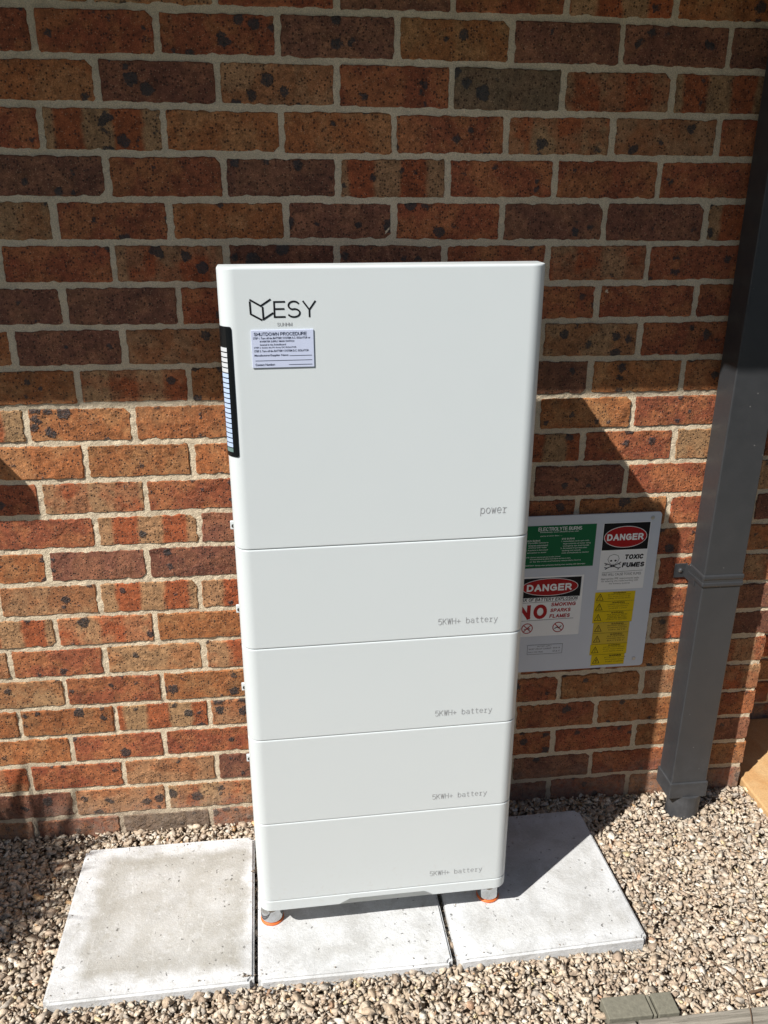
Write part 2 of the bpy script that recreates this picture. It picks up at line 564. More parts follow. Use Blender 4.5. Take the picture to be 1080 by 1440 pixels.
def letters(name, items, y, mat, parent=None, bold=0.0, mono=False, shear=0.0):
    """items: (text, x0, x1, z_bottom, z_top): each line is fitted to its box; all lines are one print"""
    V, F = [], []
    for s, x0, x1, z0, z1 in items:
        if mono:
            vs_, fs_ = [], []
            for i, ch in enumerate(s):
                if ch == ' ':
                    continue
                a, b = text_verts(ch, bold)
                w0, w1 = min(v[0] for v in a), max(v[0] for v in a)
                tw = w1 - w0
                k = min(1.0, 0.52 / max(tw, 1e-4))
                if ch in 'ir1t':
                    k = 1.15
                base = len(vs_)
                vs_ += [((v[0] - (w0 + w1) / 2) * k + i * 0.66, v[1], 0) for v in a]
                fs_ += [tuple(q + base for q in f) for f in b]
        else:
            vs_, fs_ = text_verts(s, bold)
        if not vs_:
            continue
        mx0, mx1 = min(v[0] for v in vs_), max(v[0] for v in vs_)
        my0, my1 = min(v[1] for v in vs_), max(v[1] for v in vs_)
        base = len(V)
        for v in vs_:
            zz = z0 + (v[1] - my0) / (my1 - my0) * (z1 - z0)
            xx = x0 + (v[0] - mx0) / (mx1 - mx0) * (x1 - x0) + shear * (zz - z0)
            V.append((xx, y, zz))
        F += [tuple(q + base for q in f) for f in fs_]
    return link(name, mesh(name, V, F), mat, parent)

# ------------------------------------------------------------------ plain sans lettering drawn with strokes
def _arc(cx, cy, rx, ry, a0, a1, n=8):
    return [(cx + rx * math.cos(math.radians(a0 + (a1 - a0) * i / n)), cy + ry * math.sin(math.radians(a0 + (a1 - a0) * i / n))) for i in range(n + 1)]
GL = {
 'A': (.72, [[(0, 0), (.36, 1), (.72, 0)], [(.12, .34), (.60, .34)]]),
 'B': (.62, [[(0, 0), (0, 1), (.34, 1)] + _arc(.36, .76, .22, .24, 90, -90) + [(0, .52)], [(.34, .52)] + _arc(.36, .26, .26, .26, 90, -90) + [(0, 0)]]),
 'C': (.70, [_arc(.36, .5, .36, .5, 42, 318, 14)]),
 'D': (.66, [[(0, 0), (0, 1), (.28, 1)] + _arc(.28, .5, .38, .5, 90, -90, 12) + [(0, 0)]]),
 'E': (.60, [[(.60, 1), (0, 1), (0, 0), (.60, 0)], [(0, .53), (.55, .53)]]),
 'F': (.56, [[(.56, 1), (0, 1), (0, 0)], [(0, .52), (.48, .52)]]),
 'G': (.74, [_arc(.37, .5, .37, .5, 45, 300, 13) + [(.72, .12), (.72, .46), (.42, .46)]]),
 'H': (.64, [[(0, 0), (0, 1)], [(.64, 0), (.64, 1)], [(0, .53), (.64, .53)]]),
 'I': (.04, [[(.02, 0), (.02, 1)]]),
 'J': (.46, [[(.46, 1), (.46, .25)] + _arc(.23, .24, .23, .24, 0, -180)]),
 'K': (.64, [[(0, 0), (0, 1)], [(.60, 1), (.02, .40)], [(.24, .60), (.64, 0)]]),
 'L': (.52, [[(0, 1), (0, 0), (.52, 0)]]),
 'M': (.76, [[(0, 0), (0, 1), (.38, .06), (.76, 1), (.76, 0)]]),
 'N': (.64, [[(0, 0), (0, 1), (.64, 0), (.64, 1)]]),
 'O': (.76, [_arc(.38, .5, .38, .5, 0, 360, 20)[:-1] + [(.76, .5)]]),
 'P': (.60, [[(0, 0), (0, 1), (.32, 1)] + _arc(.34, .73, .26, .27, 90, -90) + [(0, .46)]]),
 'Q': (.76, [_arc(.38, .5, .38, .5, 0, 360, 20)[:-1] + [(.76, .5)], [(.45, .25), (.74, -.04)]]),
 'R': (.66, [[(0, 0), (0, 1), (.34, 1)] + _arc(.36, .74, .26, .26, 90, -90) + [(0, .48)], [(.34, .48), (.66, 0)]]),
 'S': (.62, [_arc(.31, .74, .27, .26, 30, 250, 10) + _arc(.31, .26, .30, .26, 80, -150, 10)]),
 'T': (.64, [[(0, 1), (.64, 1)], [(.32, 1), (.32, 0)]]),
 'U': (.64, [[(0, 1), (0, .32)] + _arc(.32, .32, .32, .32, 180, 360) + [(.64, 1)]]),
 'V': (.68, [[(0, 1), (.34, 0), (.68, 1)]]),
 'W': (.96, [[(0, 1), (.24, 0), (.48, .96), (.72, 0), (.96, 1)]]),
 'X': (.66, [[(0, 0), (.66, 1)], [(0, 1), (.66, 0)]]),
 'Y': (.68, [[(0, 1), (.34, .45), (.68, 1)], [(.34, .45), (.34, 0)]]),
 'Z': (.60, [[(.02, 1), (.60, 1), (0, 0), (.60, 0)]]),
 '5': (.56, [[(.52, 1), (.10, 1), (.04, .54)] + _arc(.28, .33, .28, .33, 120, -140, 12)]),
 '0': (.56, [_arc(.28, .5, .28, .5, 0, 360, 16)]), '7': (.54, [[(0, 1), (.54, 1), (.18, 0)]]), '6': (.56, [_arc(.28, .3, .28, .3, 0, 360, 12), [(.01, .35), (.10, .75), (.42, 1)]]),
 '1': (.30, [[(0, .78), (.22, 1), (.22, 0)]]), '2': (.56, [_arc(.28, .72, .27, .28, 170, -30, 8) + [(0, 0), (.56, 0)]]), '3': (.54, [_arc(.26, .75, .24, .25, 160, -90, 8), _arc(.26, .26, .27, .26, 90, -160, 8)]),
 '+': (.60, [[(0, .42), (.60, .42)], [(.30, .12), (.30, .72)]]), '.': (.06, [[(.03, 0), (.03, .08)]]), ':': (.06, [[(.03, 0), (.03, .08)], [(.03, .42), (.03, .5)]]), '/': (.3, [[(0, 0), (.3, 1)]]),
 'p': (.52, [[(0, .70), (0, -.28)], _arc(.26, .35, .26, .35, 0, 360, 14)]),
 'o': (.52, [_arc(.26, .35, .26, .35, 0, 360, 14)]),
 'w': (.60, [[(0, .70), (.15, 0), (.30, .60), (.45, 0), (.60, .70)]]),
 'e': (.52, [[(.01, .36), (.52, .36)] + _arc(.26, .35, .26, .35, 5, 315, 14)]),
 'r': (.48, [[(.0, .66), (.16, .66), (.16, 0)], [(0, 0), (.36, 0)], [(.16, .40), (.28, .62), (.48, .64)]]),
 'b': (.52, [[(0, 1), (0, 0)], _arc(.26, .35, .26, .35, 0, 360, 14)]),
 'a': (.52, [[(.04, .60), (.18, .70), (.36, .68), (.48, .54), (.48, .08), (.54, 0)], _arc(.24, .20, .24, .20, 0, 360, 12)]),
 't': (.46, [[(.18, .94), (.18, .14), (.26, 0), (.46, .04)], [(0, .68), (.44, .68)]]),
 'y': (.56, [[(0, .70), (.29, .05)], [(.56, .70), (.20, -.26), (.04, -.28)]]),
}
def stroke_letters(name, items, w, y, mat, parent=None, mono=0.0, gap=.24, shear=0.0):
    """items: (text, x0, x1, z0, z1) with z0..z1 the cap height; w is the stroke width in metres"""
    lines = []
    for s, x0, x1, z0, z1 in items:
        glyphs, pen = [], 0.0
        for ch in s:
            if ch == ' ':
                pen += mono if mono else .42
                continue
            gw, ps = GL[ch]
            if mono:
                k = min(1, .56 / gw) if gw else 1
                glyphs.append((pen + (.56 - gw * k) / 2, k, ps)); pen += mono
            else:
                glyphs.append((pen, 1, ps)); pen += gw + gap
        total = pen - (gap if not mono else mono - .56)
        sx = (x1 - x0 - w) / total
        hz = z1 - z0 - w
        for px0, k, ps in glyphs:
            for p in ps:
                q = []
                for a, b in p:
                    zz = z0 + w / 2 + b * hz
                    pt = (x0 + w / 2 + (px0 + a * k) * sx + shear * (zz - z0), zz)
                    if not q or math.hypot(pt[0] - q[-1][0], pt[1] - q[-1][1]) > 1e-6:
                        q.append(pt)
                if len(q) > 2 and math.hypot(q[0][0] - q[-1][0], q[0][1] - q[-1][1]) < 1e-6:
                    q[-1] = q[0]
                lines.append(q)
    return strokes(name, lines, w, y, mat, parent, th=.00005)

# ------------------------------------------------------------------ ground
g = link('ground', mesh('ground', [(-80, -80, -2.065), (80, -80, -2.065), (80, 80, -2.065), (-80, 80, -2.065)], [(0, 1, 2, 3)]), M['soil'])
structure(g)
lw = link('added_lawn', mesh('added_lawn', [(-60, -60, -2.055), (60, -60, -2.055), (60, -1.75, -2.055), (-60, -1.75, -2.055)], [(0, 1, 2, 3)]), plain('added_dark_grass', (0.045, 0.07, 0.022), 0.9, nscale=60, nstr=0.25, bump=0.6))  # dark ground added behind the camera to cut light bounced onto the wall
structure(lw)

# ------------------------------------------------------------------ brick wall
PITCH = 0.08894
ROWS = 'ABCDEFGHIJKLMNOPQRSTUVW'
DX = {'A': {-1: .003, 1: .001, 3: 0, 5: .005, 7: .007, 9: .008, 11: .009},
      'B': {0: -.004, 2: -.005, 4: 0, 6: .002, 8: .005, 10: .011},
      'C': {-1: -.005, 1: 0, 3: .002, 5: .001, 7: .005, 9: .005, 11: .011},
      'D': {0: -.004, 2: -.003, 4: -.001, 6: 0, 8: .001, 10: .003},
      'E': {-1: -.001, 1: -.001, 3: .005, 5: .002, 7: .005, 9: .005, 11: .007},
      'F': {0: -.008, 2: -.009, 4: -.005, 6: -.002, 8: -.002, 10: -.001},
      'G': {-1: -.003, 1: .003, 11: .009}, 'H': {-2: -.004, 0: -.005, 10: 0}, 'I': {-1: .005, 1: .013, 9: .006, 11: .002},
      'J': {-2: 0, 0: -.001, 10: .004}, 'K': {-1: 0, 1: .005, 9: .003, 11: .004}, 'L': {-2: .007, 0: .01, 10: .006},
      'M': {-1: .004, 1: .009, 9: .005, 11: .013}, 'N': {-2: 0, 0: -.002}, 'O': {-1: -.009, 1: -.002}, 'P': {-2: -.003, 0: .001},
      'Q': {-1: -.013, 1: -.004}, 'R': {-2: -.002, 0: .002}, 'S': {-3: -.008, -1: -.005, 1: -.001}, 'T': {-2: -.006, 0: -.006},
      'U': {-3: -.006, -1: -.001, 1: .006}, 'V': {-2: -.022, 0: -.015, 2: -.008}, 'W': {-1: -.025, 1: -.019, 3: -.008}}
# colours of the bricks, read along each course: first half-brick index, then one letter a brick
TONES = {'A': (-3, 'RRRDODDD'), 'B': (-2, 'ODTRGPB'), 'C': (-3, 'RBOORPTR'), 'D': (-2, 'DRDBRRR'), 'E': (-3, 'TRODRDDB'),
         'F': (-2, 'RPDDRPR'), 'G': (-3, 'DDRRRRRR'), 'H': (-4, 'ODTBRRTR'), 'I': (-3, 'OPORRDOO'), 'J': (-2, 'OOORTOR'),
         'K': (-4, 'OOOORBRT'), 'L': (-4, 'RPRRRDDR'), 'M': (-3, 'RBDRRROR'), 'N': (-4, 'ODDPRRRRO'), 'O': (-3, 'TBBRRRRR'),
         'P': (-4, 'BPORORRR'), 'Q': (-3, 'RTPRRROB'), 'R': (-4, 'TROORRRO'), 'S': (-3, 'OBTRRROT'), 'T': (-4, 'ORRRRDR'),
         'U': (-3, 'RTDRTRR'), 'V': (-4, 'DTPRRDD'), 'W': (-3, 'RGRRRDR')}
PAL = {'R': ((.300, .082, .034), (.390, .135, .050), 0), 'O': ((.360, .130, .042), (.400, .180, .068), 0),
       'T': ((.395, .212, .100), (.370, .155, .062), 0), 'D': ((.195, .074, .043), (.265, .108, .056), 0),
       'G': ((.180, .118, .066), (.215, .130, .072), 0), 'B': ((.385, .212, .100), (.350, .092, .030), 1),
       'P': ((.395, .215, .102), (.365, .095, .032), 0.45)}

def bed_shift(x, k):
    """courses low on the right sit a little higher; every bed wanders by a millimetre or two"""
    s = 0.0
    if k >= 15:
        s += 0.0088 * min(1, max(0, (x - 0.2) / 1.0)) * min(1, (k - 14) / 2)
    s += 0.0014 * math.sin(x * 3.1 + k * 1.7)
    if k >= 18:
        s += 0.0035 * (1 - min(1, max(0, (x + .4) / 1.2)))
    return s

def perp_x(k, u):
    if 0 <= k < len(ROWS):
        d = DX[ROWS[k]]
        if u in d:
            return u * .12 + d[u]
        if u == 14:
            return 1.68
        near = min(d, key=lambda q: abs(q - u))
        r = random.Random(k * 100 + u)
        base = d[near] if abs(near - u) <= 4 else 0.002
        return u * .12 + base * 0.6 + r.uniform(-.003, .003)
    r = random.Random(k * 100 + u)
    return u * .12 + (r.uniform(-.003, .003) if u != 14 else 0)

BW, BH = 0.230, 0.0785
def brick_mesh(i, w=BW, h=BH, depth=0.05):
    r = random.Random(500 + i)
    nx, nz = 19, 7
    hw, hh = w / 2, h / 2
    cr = [r.uniform(.0015, .0045) for _ in range(4)]
    if r.random() < .22:
        cr[r.randrange(4)] = r.uniform(.010, .016)
    per = []
    corners = [(-hw, -hh, 0), (hw, -hh, 1), (hw, hh, 2), (-hw, hh, 3)]
    for ci in range(4):
        x0, z0, a = corners[ci]
        x1, z1, b = corners[(ci + 1) % 4]
        L = math.hypot(x1 - x0, z1 - z0)
        ux, uz = (x1 - x0) / L, (z1 - z0) / L
        n = nx if ci % 2 == 0 else nz
        s0, s1 = cr[a], L - cr[b]
        for j in range(n):
            s = s0 + (s1 - s0) * j / (n - 1)
            q = r.gauss(0, .0006)
            if 0 < j < n - 1 and r.random() < .05:
                q += r.uniform(.001, .0028)
            per.append((x0 + ux * s - uz * q, z0 + uz * s + ux * q))
    N = len(per)
    def inset(p, d):
        x, z = p
        return (x - math.copysign(min(d, abs(x)), x) * (abs(x) > hw - .02), z - math.copysign(d, z) * (abs(z) > hh - .02))
    vs_ = []
    for p in per:
        q = inset(p, r.uniform(.0018, .0042))
        vs_.append((q[0], 0.0, q[1]))
    for p in per:
        vs_.append((p[0], r.uniform(.0035, .0055), p[1]))
    for p in per:
        vs_.append((p[0], depth, p[1]))
    fs_ = []
    for k in range(2):
        for i2 in range(N):
            j2 = (i2 + 1) % N
            fs_.append((k * N + i2, (k + 1) * N + i2, (k + 1) * N + j2, k * N + j2))
    fs_.append(tuple(range(N)))
    me = mesh('brick', vs_, fs_)
    me.materials.append(M['brick'])
    return me

FULL = [brick_mesh(i) for i in range(16)]
HALF = [brick_mesh(40 + i, w=.110) for i in range(6)]

wall = thing('brick_wall', 'mottled red brown brick house wall with pale mortar behind the white cabinet', 'brick wall')
def put_brick(mesh_list, x0, x1, zc, zh, parent, tone, r, y=0.0, nominal=BW, rot=(0, 0, 0), name='brick'):
    o = bpy.data.objects.new(name, r.choice(mesh_list))
    COL.objects.link(o)
    o.parent = parent
    o.location = ((x0 + x1) / 2, y + r.uniform(-.0010, .0014), zc)
    o.scale = ((x1 - x0) / nominal, 1, zh / BH)
    o.rotation_euler = (rot[0] + r.uniform(-.008, .008), rot[1] + r.uniform(-.005, .005) + (math.pi if False else 0), rot[2] + r.uniform(-.004, .004))
    a, b, band = PAL[tone]
    j = r.uniform(.86, 1.14)
    j2 = r.uniform(.93, 1.07)
    o['tint_a'] = [a[0] * j, a[1] * j * j2, a[2] * j * j2]
    o['tint_b'] = [b[0] * j, b[1] * j * j2, b[2] * j * j2]
    o['band'] = float(band)
    o['seed'] = r.uniform(0, 9)
    return o

JV = 0.0104
far_tones = 'RRORDTRBPDRO'
for k in range(-5, 24):                          # course k: 0 is the first whole one in view, 22 the lowest seen
    even = (k % 2 == 1)                          # perps on even half-bricks
    us = list(range(-6 if even else -5, 15, 2))
    if not even:
        us.append(14)
    in_view = -1 <= k <= 22
    for a_, b_ in zip(us[:-1], us[1:]):
        r = random.Random(k * 1000 + a_ + 77)
        x0, x1 = perp_x(k, a_), perp_x(k, b_)
        if a_ % 2 != (0 if even else 1) and b_ - a_ == 2:
            pass
        xc = (x0 + x1) / 2
        zt = -k * PITCH + bed_shift(xc, k - 1)
        zb = -(k + 1) * PITCH + bed_shift(xc, k)
        slope = (bed_shift(x1, k) - bed_shift(x0, k)) / (x1 - x0)
        jv = JV + r.uniform(-.0015, .002)
        gap = .0106 + r.uniform(-.002, .003)
        xe0, xe1 = x0 + gap / 2, x1 - gap / 2
        if b_ == 14:
            xe1 = 1.68 + r.uniform(-.004, .003)
        tone = r.choice(far_tones)
        if 0 <= k < 23:
            s0, st = TONES[ROWS[k]]
            i = (a_ - s0) // 2
            if 0 <= i < len(st):
                tone = st[i]
        half = (b_ - a_) == 1
        o = put_brick(HALF if half else FULL, xe0, xe1, (zt + zb) / 2, (zt - zb) - jv, wall, tone, r,
                      nominal=.110 if half else BW)
        o.rotation_euler[1] -= math.atan(slope)

def smooth_noise(nx, nz, cell, rng):
    gx, gz = int(nx / cell) + 3, int(nz / cell) + 3
    gr = rng.standard_normal((gz, gx))
    xs = np.linspace(0, gx - 1.001, nx); zs = np.linspace(0, gz - 1.001, nz)
    xi = xs.astype(int); zi = zs.astype(int)
    fx = xs - xi; fz = zs - zi
    fx = fx * fx * (3 - 2 * fx); fz = (fz * fz * (3 - 2 * fz))[:, None]
    a = gr[zi][:, xi]; b = gr[zi][:, xi + 1]; c = gr[zi + 1][:, xi]; d = gr[zi + 1][:, xi + 1]
    return (a * (1 - fx) + b * fx) * (1 - fz) + (c * (1 - fx) + d * fx) * fz

def grid_sheet(name, x0, x1, z0, z1, step, base, amp, rng, lo):
    nx, nz = int((x1 - x0) / step) + 1, int((z1 - z0) / step) + 1
    X, Z = np.meshgrid(np.linspace(x0, x1, nx), np.linspace(z0, z1, nz))
    N = smooth_noise(nx, nz, 2.0, rng) * .5 + smooth_noise(nx, nz, 6, rng) * .7 + smooth_noise(nx, nz, 1, rng) * .5
    Y = np.maximum(base + amp * N, lo)
    V = np.stack([X, Y, Z], -1).reshape(-1, 3)
    i = np.arange(nx * nz).reshape(nz, nx)
    F = np.stack([i[:-1, :-1], i[:-1, 1:], i[1:, 1:], i[1:, :-1]], -1).reshape(-1, 4)
    me = bpy.data.meshes.new(name)
    me.vertices.add(len(V)); me.vertices.foreach_set('co', V.ravel())
    me.loops.add(F.size); me.loops.foreach_set('vertex_index', F.ravel().astype(np.int32))
    me.polygons.add(len(F)); me.polygons.foreach_set('loop_start', np.arange(0, F.size, 4, dtype=np.int32))
    me.update(calc_edges=True)
    me.polygons.foreach_set('use_smooth', [True] * len(F))
    return me

link('mortar', grid_sheet('mortar', -0.72, 1.672, -2.12, 0.44, 0.0040, 0.0030, 0.0012, RNG, 0.0017), M['mortar'], wall)
box('wall_core', -0.72, 1.665, 0.02, 0.30, -2.12, 0.44, M['mortar'], wall)
# end face of the wall (the reveal beside the porch)
for k in range(-5, 24):
    r = random.Random(9000 + k)
    xx = bpy.data.objects.new('brick', r.choice(FULL if k % 2 else HALF))
    COL.objects.link(xx); xx.parent = wall
    L = BW if k % 2 else .110
    xx.location = (1.682, .052 + L / 2, -(k + .5) * PITCH + bed_shift(1.6, k))
    xx.rotation_euler = (0, 0, math.pi / 2)
    xx.scale = (1, .28, .97)
    a, b, band = PAL[r.choice('RORTD')]
    xx['tint_a'] = list(a); xx['tint_b'] = list(b); xx['band'] = float(band); xx['seed'] = r.uniform(0, 9)

# ------------------------------------------------------------------ recessed porch wall, sandstone
pw = thing('porch_wall', 'shaded brick wall set back beyond the right end of the house wall', 'brick wall', (0, .31, 0))
box('wall_core', 1.66, 3.4, .008, .16, -2.1, .44, M['mortar'], pw)
for k in range(6, 24):
    for i in range(4):
        r = random.Random(k * 50 + i + 5)
        x0 = 1.70 + (i + (.5 if k % 2 else 0) - .5) * .24
        put_brick(FULL, x0 + .005, x0 + .235, -(k + .5) * PITCH, BH, pw, r.choice(far_tones), r)
slab_y = [(-.62, -.16), (-.152, .30)]
for y0, y1 in slab_y:
    for x0, x1 in ((1.692, 2.24), (2.248, 2.8)):
        if (x0 > 2 and y0 < -.5):
            pass
lab = {(0, 0): 'tan sandstone paving slab beside the gravel, nearer the camera', (1, 0): 'orange tan sandstone slab touching the right end of the brick wall',
       (0, 1): 'tan sandstone slab further right, nearer the camera', (1, 1): 'tan sandstone slab further right along the porch wall'}
for j, (y0, y1) in enumerate(slab_y):
    for i, (x0, x1) in enumerate(((1.692, 2.24), (2.248, 2.8))):
        s = box('sandstone_slab', x0, x1, y0, y1, -2.06, -2.008, M['sandstone'], bevel=.004)
        tag(s, lab[(j, i)], 'paving slab', 'sandstone slabs right of the brick wall')

# ------------------------------------------------------------------ eaves (above the frame; they shade the upper wall)
ev = thing('roof_eaves', 'overhanging house eaves with gutter that shade the top of the brick wall', 'eaves', (0, 0, .354))
box('soffit', -6, 6, -.55, .30, .09, .11, M['soffit'], ev)
box('fascia', -6, 6, -.57, -.552, .02, .20, M['gutter'], ev)
box('gutter', -6, 6, -.65, -.572, 0.0, .11, M['gutter'], ev, bevel=.006)
rm = mesh('roof_sheet', [(-6, -.64, .13), (6, -.64, .13), (6, 3.0, 1.6), (-6, 3.0, 1.6), (-6, -.64, .16), (6, -.64, .16), (6, 3.0, 1.63), (-6, 3.0, 1.63)],
          [(0, 3, 2, 1), (4, 5, 6, 7), (0, 1, 5, 4), (1, 2, 6, 5), (2, 3, 7, 6), (3, 0, 4, 7)])
link('roof_sheet', rm, M['tile'], ev)
pb = box('added_shade_beam', .665, 4.0, -.648, -.18, .245, .352, M['soffit'])  # unseen beam, added and placed to shade the top of the downpipe
tag(pb, 'added unseen beam that casts slanted shade on the downpipe', 'beam')

fe = thing('added_fence', 'added unseen dark grey metal fence that cuts the sky light, across the lawn opposite the brick wall', 'fence', (0, -4.3, -2.05))  # added out of view to block low sky light from the wall
box('added_fence_rail', -12, 12, -.02, .02, 1.76, 1.80, M['gutter'], fe)
for i in range(10):
    box('added_fence_sheet', -12 + i * 2.4 + .03, -12 + (i + 1) * 2.4 - .03, -.006, .006, .04, 1.76, M['gutter'], fe)
    box('added_fence_post', -12 + i * 2.4 - .028, -12 + i * 2.4 + .028, -.025, .025, 0, 1.758, M['gutter'], fe)

# ------------------------------------------------------------------ concrete pavers
def paver(corners, label, seed, worn, dz=0.0):
    cx = sum(c[0] for c in corners) / 4; cy = sum(c[1] for c in corners) / 4
    bm = bmesh.new()
    lo = [bm.verts.new((x - cx, y - cy, -.045)) for x, y in corners]
    hi = [bm.verts.new((x - cx, y - cy, 0)) for x, y in corners]
    bm.faces.new(lo[::-1]); bm.faces.new(hi)
    for i in range(4):
        j = (i + 1) % 4
        bm.faces.new((lo[i], lo[j], hi[j], hi[i]))
    bm.normal_update()
    bmesh.ops.recalc_face_normals(bm, faces=bm.faces)
    vert_e = [e for e in bm.edges if abs(e.verts[0].co.z - e.verts[1].co.z) > .01]
    bmesh.ops.bevel(bm, geom=vert_e, offset=.010, segments=3, affect='EDGES')
    top_e = [e for e in bm.edges if e.verts[0].co.z > -.001 and e.verts[1].co.z > -.001 and len(e.link_faces) == 2 and any(abs(f.normal.z) < .5 for f in e.link_faces)]
    bmesh.ops.bevel(bm, geom=top_e, offset=.005, segments=3, affect='EDGES')
    o = link('concrete_paver', bm_mesh('concrete_paver', bm), M['concrete'], loc=(cx, cy, -2.0 + dz))
    for p in o.data.polygons:
        p.use_smooth = False
    o['seed'] = float(seed); o['worn'] = float(worn)
    tag(o, label, 'paver', 'square concrete pavers under the cabinet')
    return o
paver([(-.230, -.542), (.230, -.537), (.221, -.076), (-.226, -.076)], 'leftmost square concrete paver, bare and stained brown in its middle', 3.1, 1.0)
paver([(.239, -.538), (.687, -.540), (.684, -.085), (.231, -.078)], 'middle concrete paver under the front of the white cabinet', 6.4, 0.25, -.001)
paver([(.699, -.540), (1.163, -.526), (1.146, -.074), (.696, -.082)], 'rightmost concrete paver, partly in the cabinet shadow', 9.7, 0.3, .001)

# ------------------------------------------------------------------ edging at the bottom right
bk_ = thing('edging_block', 'small mossy grey block with two joint lines lying on the gravel', 'block', (1.072, -.694, -2.0), (0.0, 0.02, 0.0))
for x0, x1 in ((-.080, .020), (.0235, .030), (.0335, .081)):
    box('block_piece' if x1 - x0 > .02 else 'joint_strip', x0, x1, -.026, .026, -.03, .001 if x1 - x0 > .02 else -.002, M['block'], bk_, bevel=.002)
for x0, x1, t_ in ((1.056, 1.9, 'weathered grey timber edging board at the bottom right corner'), (.2, 1.050, 'weathered grey timber edging board left of the joint below the small block')):
    s = link('edging_board', box_mesh('edging_board', -(x1 - x0) / 2, (x1 - x0) / 2, -.03, .03, -.05, 0, .003), M['timber'], loc=((x0 + x1) / 2, -.754, -2.004))
    tag(s, t_, 'edging board')

# ------------------------------------------------------------------ gravel
def hull_stone(r):
    bm = bmesh.new()
    n = r.choice((8, 9, 10))
    sx, sy, sz = 1.1, r.uniform(.60, .92), r.uniform(.40, .66)
    for _ in range(n):
        v = Vector((r.gauss(0, 1), r.gauss(0, 1), r.gauss(0, 1))).normalized()
        v *= r.uniform(.82, 1.0)
        bm.verts.new((v.x * sx, v.y * sy, v.z * sz))
    res = bmesh.ops.convex_hull(bm, input=bm.verts[:])
    bmesh.ops.delete(bm, geom=[v for v in bm.verts if not v.link_faces], context='VERTS')
    bmesh.ops.triangulate(bm, faces=bm.faces[:])
    bm.verts.index_update()
    V = np.array([v.co[:] for v in bm.verts]); F = np.array([[v.index for v in f.verts] for f in bm.faces])
    bm.free()
    return V, F
rs = random.Random(3)
STONES = [hull_stone(rs) for _ in range(28)]
def blocked(x, y):
    m = -.006
    if y > -.004 and x < 1.70: return True
    if -.230 - m < x < .230 + m and -.542 - m < y < -.076 + m: return True
    if .236 - m < x < .692 + m and -.541 - m < y < -.080 + m: return True
    if .698 - m < x < 1.158 + m and -.536 - m < y < -.078 + m: return True
    if x > 1.698 and y > -.62: return True
    if 1.41 < x < 1.50 and -.10 < y < -.02: return True
    if .985 < x < 1.16 and -.725 < y < -.665: return True
    if .2 < x < 1.9 and -.782 < y < -.722: return True
    return False
TINTS = [((.54, .44, .33), 5), ((.44, .335, .235), 6), ((.62, .54, .43), 4), ((.34, .25, .18), 4), ((.72, .67, .58), 1.6), ((.52, .44, .355), 4),
         ((.60, .36, .16), .22), ((.66, .54, .30), .25), ((.42, .23, .13), .25), ((.40, .36, .31), 2)]
